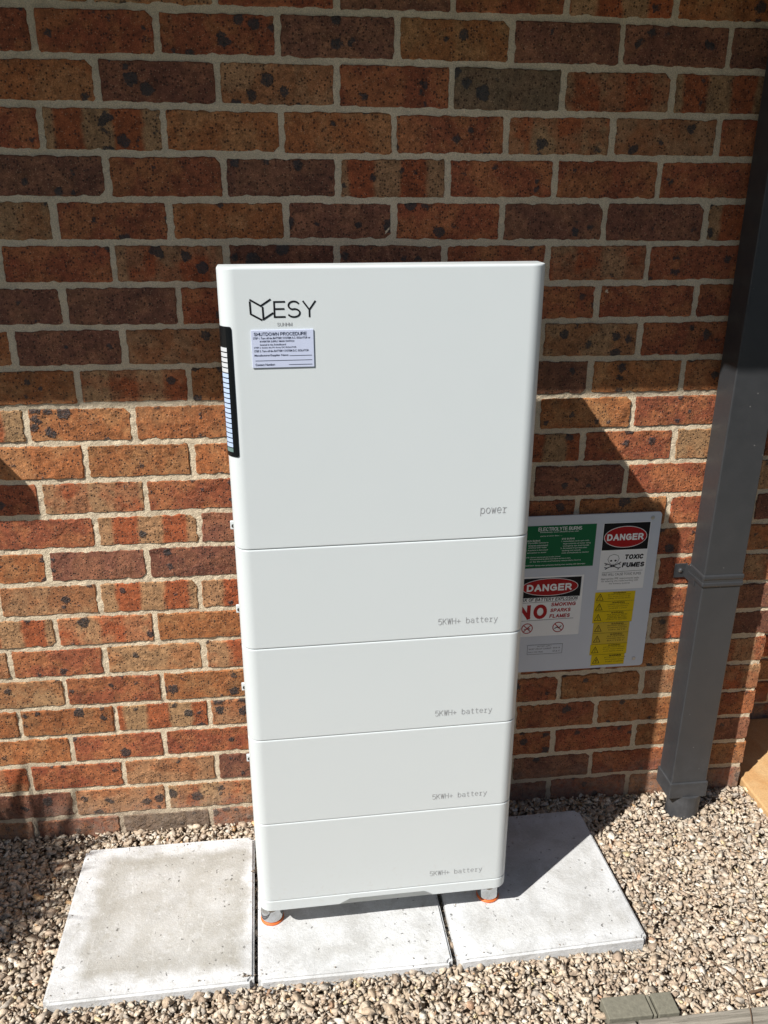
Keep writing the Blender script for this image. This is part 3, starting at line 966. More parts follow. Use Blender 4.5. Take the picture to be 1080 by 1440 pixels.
def gravel():
    VV, FF, CC = [], [], []
    base = 0
    r = random.Random(21)
    tn = [t[0] for t in TINTS]; tw = [t[1] for t in TINTS]
    layers = [(.0165, -2.046, -.62, 1.95, -1.05), (.0150, -2.036, -.55, 1.85, -.95), (.0155, -2.0295, -.55, 1.85, -.90), (.0120, -2.0265, -.55, 1.85, -.85)]
    for sp, z0, xa, xb, ya in layers:
        nx, ny = int((xb - xa) / sp), int((0.03 - ya) / sp)
        for i in range(nx):
            for j in range(ny):
                x = xa + (i + r.uniform(-.1, 1.1)) * sp
                y = ya + (j + r.uniform(-.1, 1.1)) * sp
                if blocked(x, y):
                    continue
                V, F = STONES[r.randrange(len(STONES))]
                fine_ = sp < .013
                s = r.uniform(.004, .0075) if fine_ else min(.021, max(.0062, r.lognormvariate(math.log(.0119), .28)))
                h = 0.003 * math.sin(x * 9 + 1) * math.sin(y * 11)
                if y > -.085:
                    h += .014 * min(1, (y + .085) / .05) * (1 if x < 1.25 else .3)
                if x < -.26: h += .004
                if y < -.535: h += .0075
                ax, az = r.gauss(0, .33), r.uniform(0, 6.283)
                ay = r.gauss(0, .33)
                Rm = np.array((Matrix.Rotation(az, 3, 'Z') @ Matrix.Rotation(ay, 3, 'Y') @ Matrix.Rotation(ax, 3, 'X')))
                P = (V * s) @ Rm.T + np.array([x, y, z0 + h + r.uniform(-.003, .003)])
                VV.append(P); FF.append(F + base); base += len(P)
                c = np.array(r.choices(tn, tw)[0]) * .75 + np.array((.54, .45, .345)) * .25
                c = c * r.uniform(.90, 1.14)
                CC.append(np.tile(np.append(c, 1), (len(P), 1)))
    # crumbs and a few strays lying on the slabs, mostly near their edges
    for i in range(95):
        ex = r.choice((-.22, .22, .245, .68, .705, 1.14)) + r.gauss(0, .012) if r.random() < .45 else r.uniform(-.21, 1.13)
        ey = r.choice((-.525, -.095)) + r.gauss(0, .014) if r.random() < .6 else r.uniform(-.52, -.09)
        ex = min(1.135, max(-.215, ex)); ey = min(-.09, max(-.522, ey))
        V, F = STONES[r.randrange(len(STONES))]
        s = r.uniform(.0012, .0032) if r.random() < .9 else r.uniform(.004, .007)
        az = r.uniform(0, 6.28)
        P = (V * s) @ np.array(Matrix.Rotation(az, 3, 'Z')).T + np.array([ex, ey, -1.999 + s * .35])
        VV.append(P); FF.append(F + base); base += len(P)
        c = np.array(r.choices(tn, tw)[0]) * r.uniform(.35, .9)
        CC.append(np.tile(np.append(c, 1), (len(P), 1)))
    V = np.concatenate(VV); F = np.concatenate(FF); C = np.concatenate(CC)
    me = bpy.data.meshes.new('gravel')
    me.vertices.add(len(V)); me.vertices.foreach_set('co', V.ravel())
    me.loops.add(F.size); me.loops.foreach_set('vertex_index', F.ravel().astype(np.int32))
    me.polygons.add(len(F)); me.polygons.foreach_set('loop_start', np.arange(0, F.size, 3, dtype=np.int32))
    me.update(calc_edges=True)
    at = me.color_attributes.new('stone_tint', 'FLOAT_COLOR', 'POINT')
    at.data.foreach_set('color', C.ravel())
    o = link('gravel', me, M['gravel'])
    o['label'] = 'loose beige and brown crushed stone around the pavers'
    o['category'] = 'gravel'
    o['kind'] = 'stuff'
    return len(F)
print('gravel tris', gravel())

# ------------------------------------------------------------------ white battery cabinet
LEAN = -.0061
cab = thing('battery_cabinet', 'tall white stacked battery cabinet on steel feet in front of the brick wall', 'battery cabinet',
            (.542, -.4243, -2.0), (0, LEAN, .0103))
HW, RR = .297, .030
def ring(hw, r, d, inset, z, extra=(), zf=None):
    """plan outline from the back left round the front to the back right"""
    pts = []
    hw2, r2 = hw - inset, max(.001, r - inset)
    y0 = inset
    pts.append((-hw2, d - inset))
    n = 10
    for i in range(n + 1):
        a = math.pi / 2 * i / n
        pts.append((-hw2 + r2 - r2 * math.cos(a), y0 + r2 - r2 * math.sin(a)))
    for x in [-hw + r + .002] + list(extra) + [hw - r - .002]:
        pts.append((x, y0))
    for i in range(n + 1):
        a = math.pi / 2 * (1 - i / n)
        pts.append((hw2 - r2 + r2 * math.cos(a), y0 + r2 - r2 * math.sin(a)))
    pts.append((hw2, d - inset))
    return [(x, y, z + (zf(x, y) if zf else 0)) for x, y in pts]
def shell(name, z0, z1, parent, mat, d=.069, e0=.0022, e1=.0022, hw=HW, r=RR, extra=(), zf=None):
    prof = [(e0, z0), (e0 * .3, z0 + e0 * .3), (0, z0 + e0), (0, z0 + e0 + .0012)]
    top = [(0, z1 - e1 - .0012), (0, z1 - e1), (e1 * .3, z1 - e1 * .3), (e1, z1)]
    rings = []
    for i, (ins, z) in enumerate(prof + top):
        rings.append(ring(hw, r, d, ins, z, extra, zf if i < 4 else None))
    n = len(rings[0])
    vs_ = [p for rg in rings for p in rg]
    fs_ = []
    for k in range(len(rings) - 1):
        for i in range(n):
            j = (i + 1) % n
            fs_.append((k * n + i, k * n + j, (k + 1) * n + j, (k + 1) * n + i))
    fs_.append(tuple(reversed(range(n))))
    fs_.append(tuple(range((len(rings) - 1) * n, len(rings) * n)))
    me = mesh(name, vs_, fs_)
    o = link(name, me, mat, parent)
    flat = []
    for p in me.polygons:
        flat.append(not (p.index >= len(me.polygons) - 2))
    me.polygons.foreach_set('use_smooth', flat)
    try:
        me.set_sharp_from_angle(angle=math.radians(40))
    except Exception:
        pass
    return o
ZT, SEAM, ZB0, ZB1 = 1.5428, [1.0118, .7901, .5661, .3414, .1181], .1181, .0889
power = shell('power_module', SEAM[0] + .0006, ZT, cab, M['white'], e1=.003)
power['label'] = 'tall top module with logo, notice and light bar'
batts = []
for i in range(4):
    b_ = shell('battery_module', SEAM[i + 1] + .0006, SEAM[i] - .0006, cab, M['white'])
    batts.append(b_)
notch = (-.109, -.084, .095, .116)
def notch_z(x, y):
    if y > .02: return 0
    if x <= notch[0] or x >= notch[3]: return 0
    if notch[1] <= x <= notch[2]: return .0135
    return 0
tray = shell('base_tray', ZB1, ZB0 - .0006, cab, M['white'], extra=notch, zf=notch_z, e0=.0016, e1=.0016)
# rear bodies, a little lower and inset, hidden from the front
for i, (z0, z1) in enumerate([(SEAM[0] + .001, ZT - .016)] + [(SEAM[i + 1] + .001, SEAM[i] - .001) for i in range(4)] + [(ZB1 + .002, ZB0 - .001)]):
    par = power if i == 0 else (batts[i - 1] if i < 5 else tray)
    box('rear_housing', -.288, .288, 0.069, .236, z0, z1, M['rear'], par, bevel=.002)
# locking lugs at the left of each seam
for par, zw in ((power, -.99), (batts[0], -1.187), (batts[1], -1.385), (batts[2], -1.58)):
    zz = zw + 2.0
    lug = box('side_lug', -.310, -.287, .140, .146, zz - .0095, zz + .0095, M['white'], par, bevel=.0015)
    hb = lathe_mesh('lug_hole', [(.0042, 0), (.0042, .0012)], 12)
    link('lug_hole', hb, M['grime'], par, (-.3035, .1395, zz - .001), (math.pi / 2, 0, 0))

def L(xw, zw=-1.2):
    return xw - .542 - LEAN * (zw + 2.0)
def Lz(zw):
    return zw + 2.0
YF = -.0005
# logo and lettering
def lg(X, Y):
    xw = .2905 + (X / 9 + 340 - 350) * .001262
    zw = -.516 - (Y / 9 + 400 - 424) * .00126
    return (L(xw, zw), Lz(zw))
mk = strokes('logo', [[lg(105, 188), lg(232, 262), lg(352, 186)], [lg(99, 214), lg(104, 360), lg(236, 434)], [lg(255, 282), lg(260, 428), lg(379, 354)]],
             .0030, YF + .0002, M['ink'], power)
stroke_letters('lettering', [('E', L(.3325, -.53), L(.3535, -.53), Lz(-.5435), Lz(-.5145)), ('S', L(.3560, -.53), L(.3805, -.53), Lz(-.5440), Lz(-.5140)),
                             ('Y', L(.3835, -.53), L(.4075, -.53), Lz(-.5435), Lz(-.5145))], .0029, YF, M['ink'], power)
stroke_letters('lettering', [('SUNHM', L(.338, -.55), L(.3645, -.55), Lz(-.5583), Lz(-.5520))], .0007, YF, M['grey_ink'], power)
stroke_letters('lettering', [('power', L(.7245, -.92), L(.7790, -.92), Lz(-.9350), Lz(-.9170))], .0012, YF, M['grey_ink'], power, mono=.74)
for b_, z0, z1 in zip(batts, (-1.1795, -1.4045, -1.6285, -1.8525), (-1.1650, -1.3900, -1.6140, -1.8380)):
    stroke_letters('lettering', [('5KWH+ battery', L(.6465, z0), L(.7735, z0), Lz(z0), Lz(z1))], .00095, YF, M['grey_ink'], b_, mono=.76)
# shutdown notice
stk = box('instruction_plate', L(.2915, -.6), L(.402, -.6), -.0022, -.0002, Lz(-.6315), Lz(-.5645), M['sticker'], cab, bevel=.0004)
stk['label'] = 'pale blue shutdown procedure notice under the logo'
def sx(X): return L(.2915 + (X - 115) / (905 - 115) * .1105, -.6)
def sz(Y): return Lz(-.5645 - (Y - 570) / (1035 - 570) * .067)
stroke_letters('lettering', [('SHUTDOWN PROCEDURE', sx(150), sx(818), sz(638), sz(597))], .0008, -.0026, M['blue_ink'], stk)
letters('lettering', [
                      ('STEP 1. Turn off the BATTERY SYSTEM A.C. ISOLATOR or', sx(138), sx(862), sz(680), sz(655)),
                      ('INVERTER SUPPLY MAIN SWITCH', sx(222), sx(655), sz(718), sz(696)),
                      ('located in the Switchboard', sx(222), sx(548), sz(758), sz(736)),
                      ('STEP 2. Isolate the PV Array DC ISOLATOR', sx(145), sx(682), sz(797), sz(773)),
                      ('STEP 3. Turn off the BATTERY SYSTEM D.C. ISOLATOR', sx(145), sx(838), sz(838), sz(813)),
                      ('Manufacturer/Supplier Name:', sx(145), sx(578), sz(897), sz(866)),
                      ('Contact Number:', sx(152), sx(402), sz(1008), sz(980))], -.0026, M['blue_ink'], stk, bold=0.012)
strokes('printed_line', [[(sx(592), sz(888)), (sx(875), sz(888))], [(sx(155), sz(945)), (sx(875), sz(945))], [(sx(580), sz(1000)), (sx(875), sz(1000))]],
        .0007, -.0023, M['blue_ink'], stk)
# light bar wrapped round the left front corner
def corner_strip(name, a0, a1, z0, z1, off, th, mat, parent, n=8, rnd=0.0):
    """band on the rounded left corner between the angles a0..a1 (0 faces front, 90 faces left)"""
    vs_, fs_ = [], []
    cx, cy = -HW + RR, RR
    zs_ = [z0, z0 + rnd * .3, z0 + rnd, z1 - rnd, z1 - rnd * .3, z1] if rnd else [z0, z1]
    for k, z in enumerate(zs_):
        if rnd and k in (0, 5): sh = 1.0
        elif rnd and k in (1, 4): sh = .3
        else: sh = 0
        for o_ in (off + th, off - .001):
            for i in range(n + 1):
                da = math.degrees(rnd * sh / RR)
                aa0, aa1 = a0 + da, a1 - da * .3
                a = math.radians(aa0 + (aa1 - aa0) * i / n)
                rr = RR + o_
                vs_.append((cx - rr * math.sin(a), cy - rr * math.cos(a), z))
    m = n + 1
    K = len(zs_)
    for k in range(K - 1):
        b0, b1 = k * 2 * m, (k + 1) * 2 * m
        for i in range(n):
            fs_.append((b0 + i, b1 + i, b1 + i + 1, b0 + i + 1))
        fs_.append((b0, b0 + m, b1 + m, b1))
        fs_.append((b0 + n, b1 + n, b1 + m + n, b0 + m + n))
    for i in range(n):
        fs_.append((i, i + 1, m + i + 1, m + i))
        b = (K - 1) * 2 * m
        fs_.append((b + i, b + m + i, b + m + i + 1, b + i + 1))
    me = mesh(name, vs_, fs_)
    bm = bmesh.new(); bm.from_mesh(me); bmesh.ops.recalc_face_normals(bm, faces=bm.faces); bm.to_mesh(me); bm.free()
    return link(name, me, mat, parent)
bar = corner_strip('light_bar', 17, 100, Lz(-.7985), Lz(-.5580), .0004, .0012, M['black_gloss'], cab, rnd=.0035)
nseg = 21
for i in range(nseg):
    zt = Lz(-.5955) - i * (.1960 / nseg)
    mt = M['led_milk'] if i < 5 else (M['led_dim'] if i == nseg - 1 else M['led'])
    corner_strip('light_segment', 37, 70, zt - .1960 / nseg + .0022, zt, .0016, .0006, mt, bar, n=5)
# feet
footm = lathe_mesh('steel_foot', [(.024, .006), (.0270, .008), (.0275, .012), (.0272, .026), (.0250, .040), (.0200, .052), (.0145, .060), (.0140, .064), (.0140, .0895)], 32)
padm = lathe_mesh('rubber_pad', [(.0265, 0), (.0282, .001), (.0282, .0055), (.025, .0065)], 32)
for x in (-.270, .270):
    for y in (.068, .175):
        f = link('steel_foot', footm, M['chrome'], cab, (x, y, .001), smooth=True)
        p_ = link('rubber_pad', padm, M['orange'], f, (0, 0, -.0005), smooth=True)

# ------------------------------------------------------------------ warning sign board
sb = thing('sign_board', 'grey aluminium board of battery warning signs screwed to the wall right of the cabinet', 'sign board', (1.09, 0, -1.34))
ox, oz = 1.09, -1.34
BY = -.0095
def bx_(x): return x - ox
def bz_(z): return z - oz
def rrect(x0, x1, z0, z1, r, n=5):
    pts = []
    for cx, cz, a0 in ((x1 - r, z1 - r, 0), (x0 + r, z1 - r, 90), (x0 + r, z0 + r, 180), (x1 - r, z0 + r, 270)):
        for i in range(n + 1):
            a = math.radians(a0 + 90 * i / n)
            pts.append((cx + r * math.cos(a), cz + r * math.sin(a)))
    return pts
poly_plate('board', rrect(bx_(.862), bx_(1.3125), bz_(-1.5705), bz_(-1.1115), .009), BY + .004, .004, M['board'], sb)
for X_, Z_ in ((1.288, -1.127), (1.285, -1.547), (.884, -1.127), (.886, -1.547)):
    s = link('screw', lathe_mesh('screw', [(.0055, 0), (.0055, .001), (.0042, .0022), (.0015, .0024)], 14), M['screw'], sb, (bx_(X_), BY, bz_(Z_)), (math.pi / 2, 0, 0))
    strokes('screw_recess', [[(-.002, 0), (.002, 0)], [(0, -.002), (0, .002)]], .001, 0, M['ink'], None)
    q = bpy.data.objects[-1] if False else None
for o in [o for o in bpy.data.objects if o.name.startswith('screw_recess')]:
    bpy.data.objects.remove(o)
def panel(name, x0, x1, z0, z1, mat, parent, lvl=1, label=None):
    o = poly_plate(name, [(bx_(x0), bz_(z0)), (bx_(x1), bz_(z0)), (bx_(x1), bz_(z1)), (bx_(x0), bz_(z1))], BY - .0003 * (lvl - 1), .0003, mat, parent)
    if label: o['label'] = label
    return o
def bt(items, lvl, mat, parent, bold=0.0, name='lettering', shear=0.0):
    return letters(name, [(s, bx_(a), bx_(b), bz_(c), bz_(d)) for s, a, b, c, d in items], BY - .0003 * lvl - .00005, mat, parent, bold, shear=shear)
def bs(items, w, lvl, mat, parent, shear=0.0, gap=.24):
    return stroke_letters('lettering', [(s, bx_(a), bx_(b), bz_(c), bz_(d)) for s, a, b, c, d in items], w, BY - .0003 * lvl - .00005, mat, parent, shear=shear, gap=gap)
def oval(cx, cz, rx, rz, n=40):
    return [(bx_(cx) + rx * math.cos(2 * math.pi * i / n), bz_(cz) + rz * math.sin(2 * math.pi * i / n)) for i in range(n)]
# first aid panel (green)
ga = panel('first_aid_label', .936, 1.1385, -1.257, -1.1375, M['green'], sb, 1, 'green electrolyte burns label')
x0 = .936
def gx(X): return .950 + (X - 92) / (575 - 92) * .188
def gz(Y): return -1.1375 - (Y - 140) / (430 - 140) * .1195
rows_g = [('ELECTROLYTE BURNS', 178, 476, 176, 152), ('Immediately wash affected areas with', 192, 455, 191, 180), ('plenty of water then........', 195, 345, 216, 206),
          ('SKIN BURNS', 105, 196, 246, 235), ('1. If possible remove or', 103, 254, 262, 250), ('immerse contaminated', 118, 250, 278, 267), ('clothing with water', 118, 245, 294, 283),
          ('2. If patient is distressed', 100, 252, 311, 300), ('take patient to doctor', 112, 245, 328, 317),
          ('EYE BURNS', 345, 432, 240, 229), ('1. Immediately wash eyes with', 343, 532, 258, 247), ('large amounts of water using', 355, 545, 274, 263),
          ('emergency eye wash bottle', 355, 535, 290, 279), ('2. At hospital if eye feels after', 340, 525, 306, 295), ('washing and consult', 350, 480, 322, 311),
          ('seek immediately to doctor', 350, 540, 338, 327), ('NOTE  Doctor may be advised to take shower', 96, 345, 360, 350),
          ('if contaminated by alkali electrolyte and electrolyte', 135, 415, 374, 364), ('or by dry soda and battery electrolyte burns', 135, 488, 390, 380),
          ('IMPORTANT: Always wear protective clothing when working with electrolyte', 92, 522, 418, 407)]
bs([(s, gx(a), gx(b), gz(c), gz(d)) for s, a, b, c, d in rows_g[:1]], .0013, 1, M['label'], ga)
bt([(s, gx(a), gx(b), gz(c), gz(d)) for s, a, b, c, d in rows_g[1:]], 1, M['label'], ga, 0.002)
# danger: battery explosion
d1 = panel('danger_label', .930, 1.118, -1.460, -1.2815, M['label'], sb, 1, 'danger label about smoking, sparks and flames')
def dx(X): return .949 + (X - 70) / (482 - 70) * .162
def dz(Y): return -1.2855 - (Y - 505) / (640 - 505) * .0570
panel('black_panel', .936, 1.1115, -1.3435, -1.2865, M['ink'], d1, 2)
oc = (dx(268), dz(571))
poly_plate('white_oval', oval(oc[0], oc[1], .0775, .0255), BY - .0006, .0002, M['label'], d1)
poly_plate('red_oval', oval(oc[0], oc[1], .0758, .0240), BY - .0008, .0002, M['red'], d1)
bs([('DANGER', dx(108), dx(420), dz(598), dz(549))], .0048, 3.6, M['label'], d1, gap=.36)
bs([('RISK OF BATTERY EXPLOSION', dx(55), dx(467), dz(668), dz(645))], .0016, 1, M['ink'], d1, shear=.12, gap=.34)
def dz2(Y): return -1.3490 - (Y - 660) / (890 - 660) * .1080
bs([('NO', dx(62), dx(262), dz2(785), dz2(692))], .0100, 1, M['red'], d1, gap=.5)
bs([('SMOKING', dx(285), dx(458), dz2(708), dz2(684)), ('SPARKS', dx(283), dx(426), dz2(745), dz2(722)), ('FLAMES', dx(281), dx(424), dz2(782), dz2(758))], .0025, 1, M['red'], d1, shear=.15, gap=.36)
strokes('printed_line', [[(bx_(dx(50)), bz_(dz2(679))), (bx_(dx(465)), bz_(dz2(675)))], [(bx_(dx(50)), bz_(dz2(794))), (bx_(dx(452)), bz_(dz2(789)))]], .0009, BY - .0003, M['ink'], d1)
for X in (131, 350):
    cx, cz = bx_(dx(X)), bz_(dz2(843))
    rr_ = .0145
    circ = [(cx + rr_ * math.cos(2 * math.pi * i / 28), cz + rr_ * math.sin(2 * math.pi * i / 28)) for i in range(28)]
    circ.append(circ[0])
    if X == 131:
        strokes('cigarette_symbol', [[(cx - .008, cz - .003), (cx + .008, cz - .001)], [(cx + .003, cz + .001), (cx + .006, cz + .006)]], .0022, BY - .0003, M['ink'], d1)
    else:
        strokes('flame_symbol', [[(cx - .009, cz - .004), (cx - .003, cz), (cx + .002, cz - .003), (cx + .008, cz + .003)]], .0026, BY - .0003, M['ink'], d1)
    strokes('prohibition_ring', [circ, [(cx - .0098, cz + .0098), (cx + .0098, cz - .0098)]] + ([[(cx - .0098, cz - .0098), (cx + .0098, cz + .0098)]] if X == 131 else []), .0024, BY - .0005, M['red'], d1)
# danger: toxic fumes
d2 = panel('toxic_fumes_label', 1.157, 1.285, -1.3295, -1.1370, M['label'], sb, 1, 'danger label with skull and crossed bones')
panel('black_panel', 1.1585, 1.2835, -1.2145, -1.1385, M['ink'], d2, 2)
def tx(X): return 1.158 + (X - 632) / (945 - 632) * .1250
def tz(Y): return -1.1385 - (Y - 126) / (308 - 126) * .0755
oc = (tx(787), tz(221))
poly_plate('white_oval', oval(oc[0], oc[1], .0585, .0305), BY - .0006, .0002, M['label'], d2)
poly_plate('red_oval', oval(oc[0], oc[1], .0570, .0290), BY - .0008, .0002, M['red'], d2)
bs([('DANGER', tx(661), tx(910), tz(244), tz(199))], .0042, 3.6, M['label'], d2, gap=.36)
def tx2(X): return 1.161 + (X - 607) / (915 - 607) * .123
def tz2(Y): return -1.2165 - (Y - 312) / (582 - 312) * .1115
bs([('TOXIC', tx2(764), tx2(893), tz2(376), tz2(342)), ('FUMES', tx2(752), tx2(905), tz2(432), tz2(398))], .0036, 1, M['ink'], d2, shear=.12, gap=.36)
bt([('FIRE WILL CAUSE TOXIC FUMES', tx2(622), tx2(893), tz2(488), tz2(470)), ('Appropriate PPE requirements apply', tx2(617), tx2(882), tz2(519), tz2(502)),
    ('for entering this room/working with', tx2(622), tx2(876), tz2(535), tz2(519)), ('the battery systems', tx2(676), tx2(823), tz2(552), tz2(539))], 1, M['ink'], d2, 0.0)
strokes('printed_line', [[(bx_(tx2(620)), bz_(tz2(463))), (bx_(tx2(900)), bz_(tz2(457)))]], .0008, BY - .0003, M['ink'], d2)
sk = lambda X, Y: (bx_(tx2(X)), bz_(tz2(Y)))
strokes('skull_symbol', [[sk(664, 398), sk(650, 372), sk(660, 348), sk(688, 337), sk(718, 346), sk(728, 370), sk(716, 396), sk(706, 404), sk(704, 424), sk(676, 426), sk(674, 404), sk(664, 398)]], .0010, BY - .0003, M['ink'], d2)
eyes = [[sk(674 + 8 * math.cos(t * .7), 382 + 6 * math.sin(t * .7)) for t in range(9)], [sk(704 + 8 * math.cos(t * .7), 382 + 6 * math.sin(t * .7)) for t in range(9)]]
for e in eyes:
    poly_plate('skull_eye', e, BY - .0003, .0002, M['ink'], d2)
strokes('skull_teeth', [[sk(676, 412), sk(706, 412)], [sk(682, 406), sk(682, 424)], [sk(690, 406), sk(690, 424)], [sk(698, 406), sk(698, 424)]], .0010, BY - .0004, M['ink'], d2)
strokes('crossed_bones', [[sk(632, 398), sk(652, 404), sk(730, 436), sk(742, 430)], [sk(636, 410), sk(648, 408)], [sk(742, 394), sk(726, 404), sk(650, 432), sk(634, 428)], [sk(640, 440), sk(652, 432)], [sk(738, 408), sk(726, 404)], [sk(728, 444), sk(730, 434)]], .0022, BY - .0003, M['ink'], d2)
# yellow warning strip labels
yl = [(1.154, 1.2660, -1.3655, -1.3370, 'WARNING', ('BATTERY SYSTEM ISOLATION', 'D.C. ISOLATORS TO BE', 'TURNED OFF BEFORE SERVICE')),
      (1.154, 1.2660, -1.3955, -1.3658, 'WARNING', ('CURRENT A.C. ISOLATOR', 'DO NOT DISCONNECT', 'UNDER LOAD')),
      (1.154, 1.2655, -1.4295, -1.3958, 'WARNING', ('MULTIPLE SUPPLIES', 'ISOLATE ALL', 'SUPPLIES BEFORE', 'WORKING ON EQUIPMENT')),
      (1.158, 1.2605, -1.4620, -1.4300, 'WARNING', ('BATTERY ENERGY', 'STORAGE SYSTEM', 'ON SITE')),
      (1.158, 1.2605, -1.4965, -1.4623, 'WARNING', ('INVERTER', 'CONNECTED TO', 'BATTERY')),
      (1.156, 1.2610, -1.5290, -1.4968, 'WARNING', ('ELECTRIC SHOCK HAZARD', 'DO NOT TOUCH TERMINALS', 'LIVE PARTS INSIDE')),
      (1.162, 1.2575, -1.5625, -1.5293, 'WARNING', ('BATTERY D.C. VOLTAGE', 'EXPLOSIVE GASES', 'KEEP CLEAR'))]
for i, (xa, xb, za, zb, w, ls) in enumerate(yl):
    y_ = panel('warning_label', xa, xb, za, zb, M['yellow'] if i not in (3, 4) else M['yellow_dark'], sb, 1)
    h = zb - za
    xc = xa + .068
    bs([(w, xc - .0175, xc + .0175, zb - h * .21, zb - h * .05)], .0009 if i < 6 else .0013, 1, M['ink'], y_)
    bt([(s, xc - .034 + r_, xc + .034 - r_, zb - h * (.36 + .2 * j * 3 / len(ls)), zb - h * (.25 + .2 * j * 3 / len(ls))) for j, s in enumerate(ls) for r_ in ((3 - len(s) / 9) * .004 + .001,)], 1, M['ink'], y_, 0.0)
    cx, cz = bx_(xa + .0145), bz_((za + zb) / 2 - .001)
    tri = [(cx - .0095, cz - .0085), (cx + .0095, cz - .0085), (cx, cz + .0105)]
    tri.append(tri[0])
    strokes('warning_triangle', [tri, [(cx, cz + .004), (cx, cz - .002)], [(cx, cz - .004), (cx, cz - .006)]] if i < 6 else [tri, [(cx + .002, cz + .004), (cx - .002, cz - .001), (cx + .002, cz - .001), (cx - .001, cz - .006)]], .0014, BY - .0003, M['red'] if False else M['ink'], y_)
    strokes('printed_line', [[(bx_(xa + .0005), bz_(za + .0004)), (bx_(xb - .0005), bz_(za + .0004))]], .0006, BY - .00035, M['ink'], y_)
# small rating label
sm = panel('rating_label', .978, 1.0765, -1.5165, -1.4865, M['board'], sb, 1, 'small pale battery rating label')
strokes('printed_line', [[(bx_(.9785), bz_(-1.487)), (bx_(1.076), bz_(-1.487)), (bx_(1.076), bz_(-1.516)), (bx_(.9785), bz_(-1.516)), (bx_(.9785), bz_(-1.487))]], .0008, BY - .0003, M['blue_ink'], sm)
bt([('BATTERY SUPPLY', 1.006, 1.046, -1.494, -1.490), ('SHORT CIRCUIT CURRENT', .982, 1.046, -1.502, -1.4975), ('MAX VOLTAGE', .982, 1.022, -1.511, -1.507), ('50.0 A', 1.050, 1.070, -1.501, -1.4965), ('57.6 V', 1.050, 1.070, -1.511, -1.506)], 1, M['blue_ink'], sm, 0.0)

# ------------------------------------------------------------------ downpipe
dp = thing('downpipe', 'dark grey rectangular steel downpipe strapped to the wall near its right end', 'downpipe', (1.456, -.061, -2.0))
px_, py_ = 1.456, -.061
pm = box_mesh('pipe', -.0525, .0535, -.039, .039, .085, 2.44, .0035, 3)
link('pipe', pm, M['pipe'], dp)
link('pipe_shoe', box_mesh('pipe_shoe', -.0565, .0575, -.0435, .043, .036, .088, .003, 2), M['pipe'], dp)
link('outlet_collar', lathe_mesh('outlet_collar', [(.046, -.055), (.046, .040)], 28), M['pipe'], dp, (.010, -.006, 0), smooth=False)
for zz in (.7165, .7365):
    link('strap', box_mesh('strap', -.0562, .0572, -.0430, .040, zz - .0068, zz + .0068, .0035, 2), M['pipe'], dp)
link('strap', box_mesh('strap', -.0548, .0558, -.0412, .040, .7150, .7370, .001, 1), M['pipe'], dp)
tb_ = link('bracket_tab', box_mesh('bracket_tab', -.086, -.050, .0545, .0575, .694, .735, .001, 1), M['pipe'], dp)
link('bracket_tab', box_mesh('bracket_tab', -.0555, -.0525, .0, .0575, .694, .735, .0008, 1), M['pipe'], dp)
link('screw', lathe_mesh('screw', [(.006, 0), (.006, .003), (.003, .0045)], 8), M['screw'], tb_, (-.070, .0545, .716), (math.pi / 2, 0, 0))
link('bracket_tab', box_mesh('bracket_tab', .050, .078, .0545, .0575, .694, .735, .001, 1), M['pipe'], dp)

# ------------------------------------------------------------------ things just outside the left edge that throw shadows
sh = thing('shadow_caster_shelf', 'added rounded plate just left of the frame, shaped to cast a shadow on the wall', 'shelf', (-.663, 0, -.70))  # unseen plate, added for the curved shadow at the left of the wall
pts = [(-.25, 0), (-.25, -.20)]
for i in range(9):
    a = math.radians(-90 + 90 * i / 8)
    pts.append((.175 - .035 + .035 * math.cos(a), -.20 + .035 + .035 * math.sin(a)))
pts.append((.175, -.001))
vs_ = [(x, y - .0, .02) for x, y in pts] + [(x, y, -.02) for x, y in pts]
n_ = len(pts)
link('shadow_caster_plate', mesh('shadow_caster_plate', vs_, [tuple(range(n_)), tuple(reversed(range(n_, 2 * n_)))] + [(i, (i + n_), (i + 1) % n_ + n_, (i + 1) % n_) for i in range(n_)]), M['gutter'], sh)
pg = thing('potted_palm', 'spiky leaved plant on a short trunk in a dark pot just left of the frame', 'plant', (-1.22, -.62, -2.03))
link('pot', lathe_mesh('pot', [(.13, 0), (.19, .28), (.20, .30), (.18, .30), (.17, .26)], 28), M['pot'], pg, smooth=False)
link('trunk', lathe_mesh('trunk', [(.035, .24), (.028, .72)], 12), M['twig'], pg, smooth=False)
r = random.Random(5)
vs_, fs_ = [], []
for i in range(3200):
    d = Vector((r.gauss(0, 1), r.gauss(0, 1), r.gauss(.15, 1))).normalized()
    le = r.uniform(.22, .40) if r.random() < .8 else r.uniform(.36, .46)
    w = r.uniform(.007, .014)
    p00 = Vector((r.gauss(0, .02), r.gauss(0, .02), .74 + r.gauss(0, .05)))
    sd_ = d.cross(Vector((r.gauss(0, 1), r.gauss(0, 1), r.gauss(0, 1)))).normalized()
    prev = None
    for s_ in range(4):
        f = s_ / 3
        p0 = p00 + d * le * f + Vector((0, 0, -.12 * le * f * f))
        ww = w * (1 - f * f * .95)
        b0 = len(vs_)
        vs_ += [tuple(p0 + sd_ * ww), tuple(p0 - sd_ * ww)]
        if prev is not None:
            fs_.append((prev, prev + 1, b0 + 1, b0))
        prev = b0
link('foliage', mesh('foliage', vs_, fs_), M['blade'], pg)

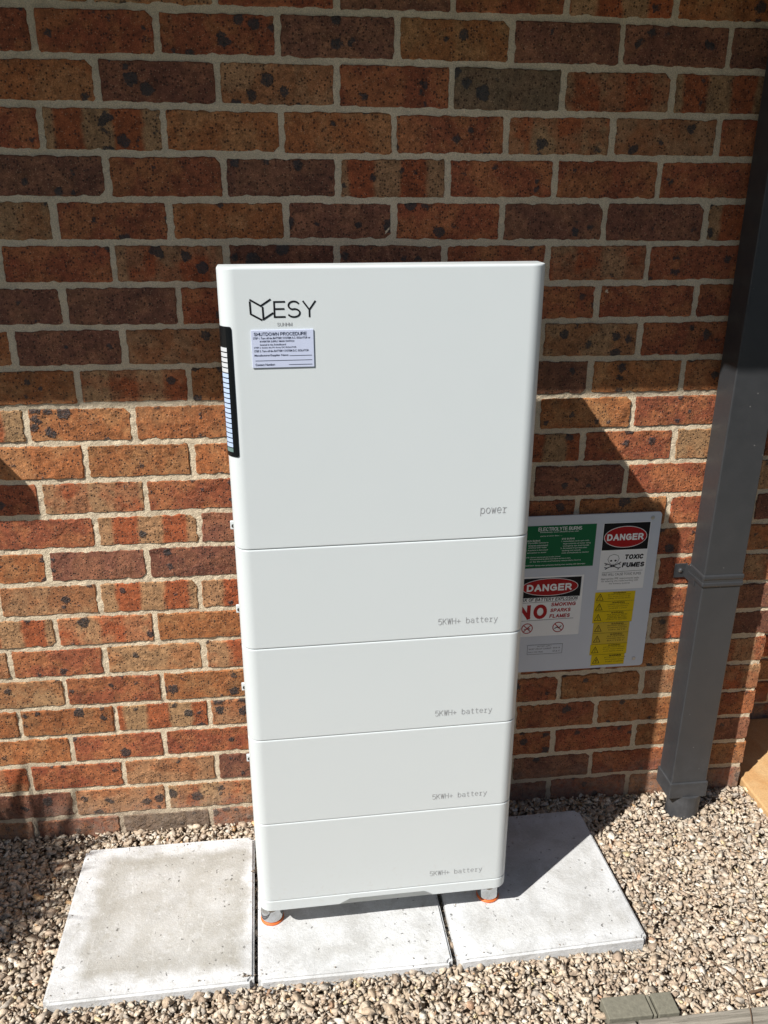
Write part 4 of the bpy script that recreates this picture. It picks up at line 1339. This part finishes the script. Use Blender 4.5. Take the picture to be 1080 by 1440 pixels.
# ------------------------------------------------------------------ small twig at the bottom right
def tube(name, pts, r0, r1, mat, n=6):
    vs_, fs_ = [], []
    P = [Vector(p) for p in pts]
    for i, p in enumerate(P):
        d = (P[min(i + 1, len(P) - 1)] - P[max(i - 1, 0)]).normalized()
        s = d.cross(Vector((0, 0, 1))).normalized(); u_ = s.cross(d)
        rr = r0 + (r1 - r0) * i / (len(P) - 1)
        for k in range(n):
            a = 2 * math.pi * k / n
            vs_.append(tuple(p + s * rr * math.cos(a) + u_ * rr * math.sin(a)))
    for i in range(len(P) - 1):
        for k in range(n):
            fs_.append((i * n + k, i * n + (k + 1) % n, (i + 1) * n + (k + 1) % n, (i + 1) * n + k))
    return link(name, mesh(name, vs_, fs_), mat)
tw = tube('twig', [(1.285, -.60, -2.008), (1.305, -.625, -2.004), (1.316, -.66, -2.0), (1.318, -.70, -1.996), (1.300, -.75, -1.997), (1.283, -.79, -2.0)], .0016, .0011, M['twig'])
tag(tw, 'thin bent dry twig lying over the edging board at the bottom right', 'twig')
tw = tube('twig', [(1.33, -.69, -2.004), (1.36, -.687, -2.001), (1.40, -.682, -2.003), (1.44, -.672, -2.006)], .0030, .0018, M['twig'])
tag(tw, 'short thick dark stick lying flat on the gravel at the right edge', 'twig')

# a little grit and dead leaf in the joints between the pavers
rj = random.Random(8)
for xj, lb in ((.2345, 'dark soil and grit in the joint between the left and middle pavers'), (.6925, 'dark soil and grit in the joint between the middle and right pavers')):
    bm = bmesh.new()
    for i in range(60):
        y = rj.uniform(-.53, -.09)
        m4 = Matrix.Translation((xj + rj.uniform(-.003, .003), y, -2.0 - rj.uniform(.016, .030))) @ Matrix.Rotation(rj.uniform(0, 3), 4, (rj.random(), rj.random(), 1))
        bmesh.ops.create_icosphere(bm, subdivisions=1, radius=rj.uniform(.002, .0045), matrix=m4)
    o = link('joint_grit', bm_mesh('joint_grit', bm), M['grime'])
    o['kind'] = 'stuff'; o['label'] = lb; o['category'] = 'grit'

S.render.resolution_x = 768
S.render.resolution_y = 1024
S.render.resolution_percentage = 100
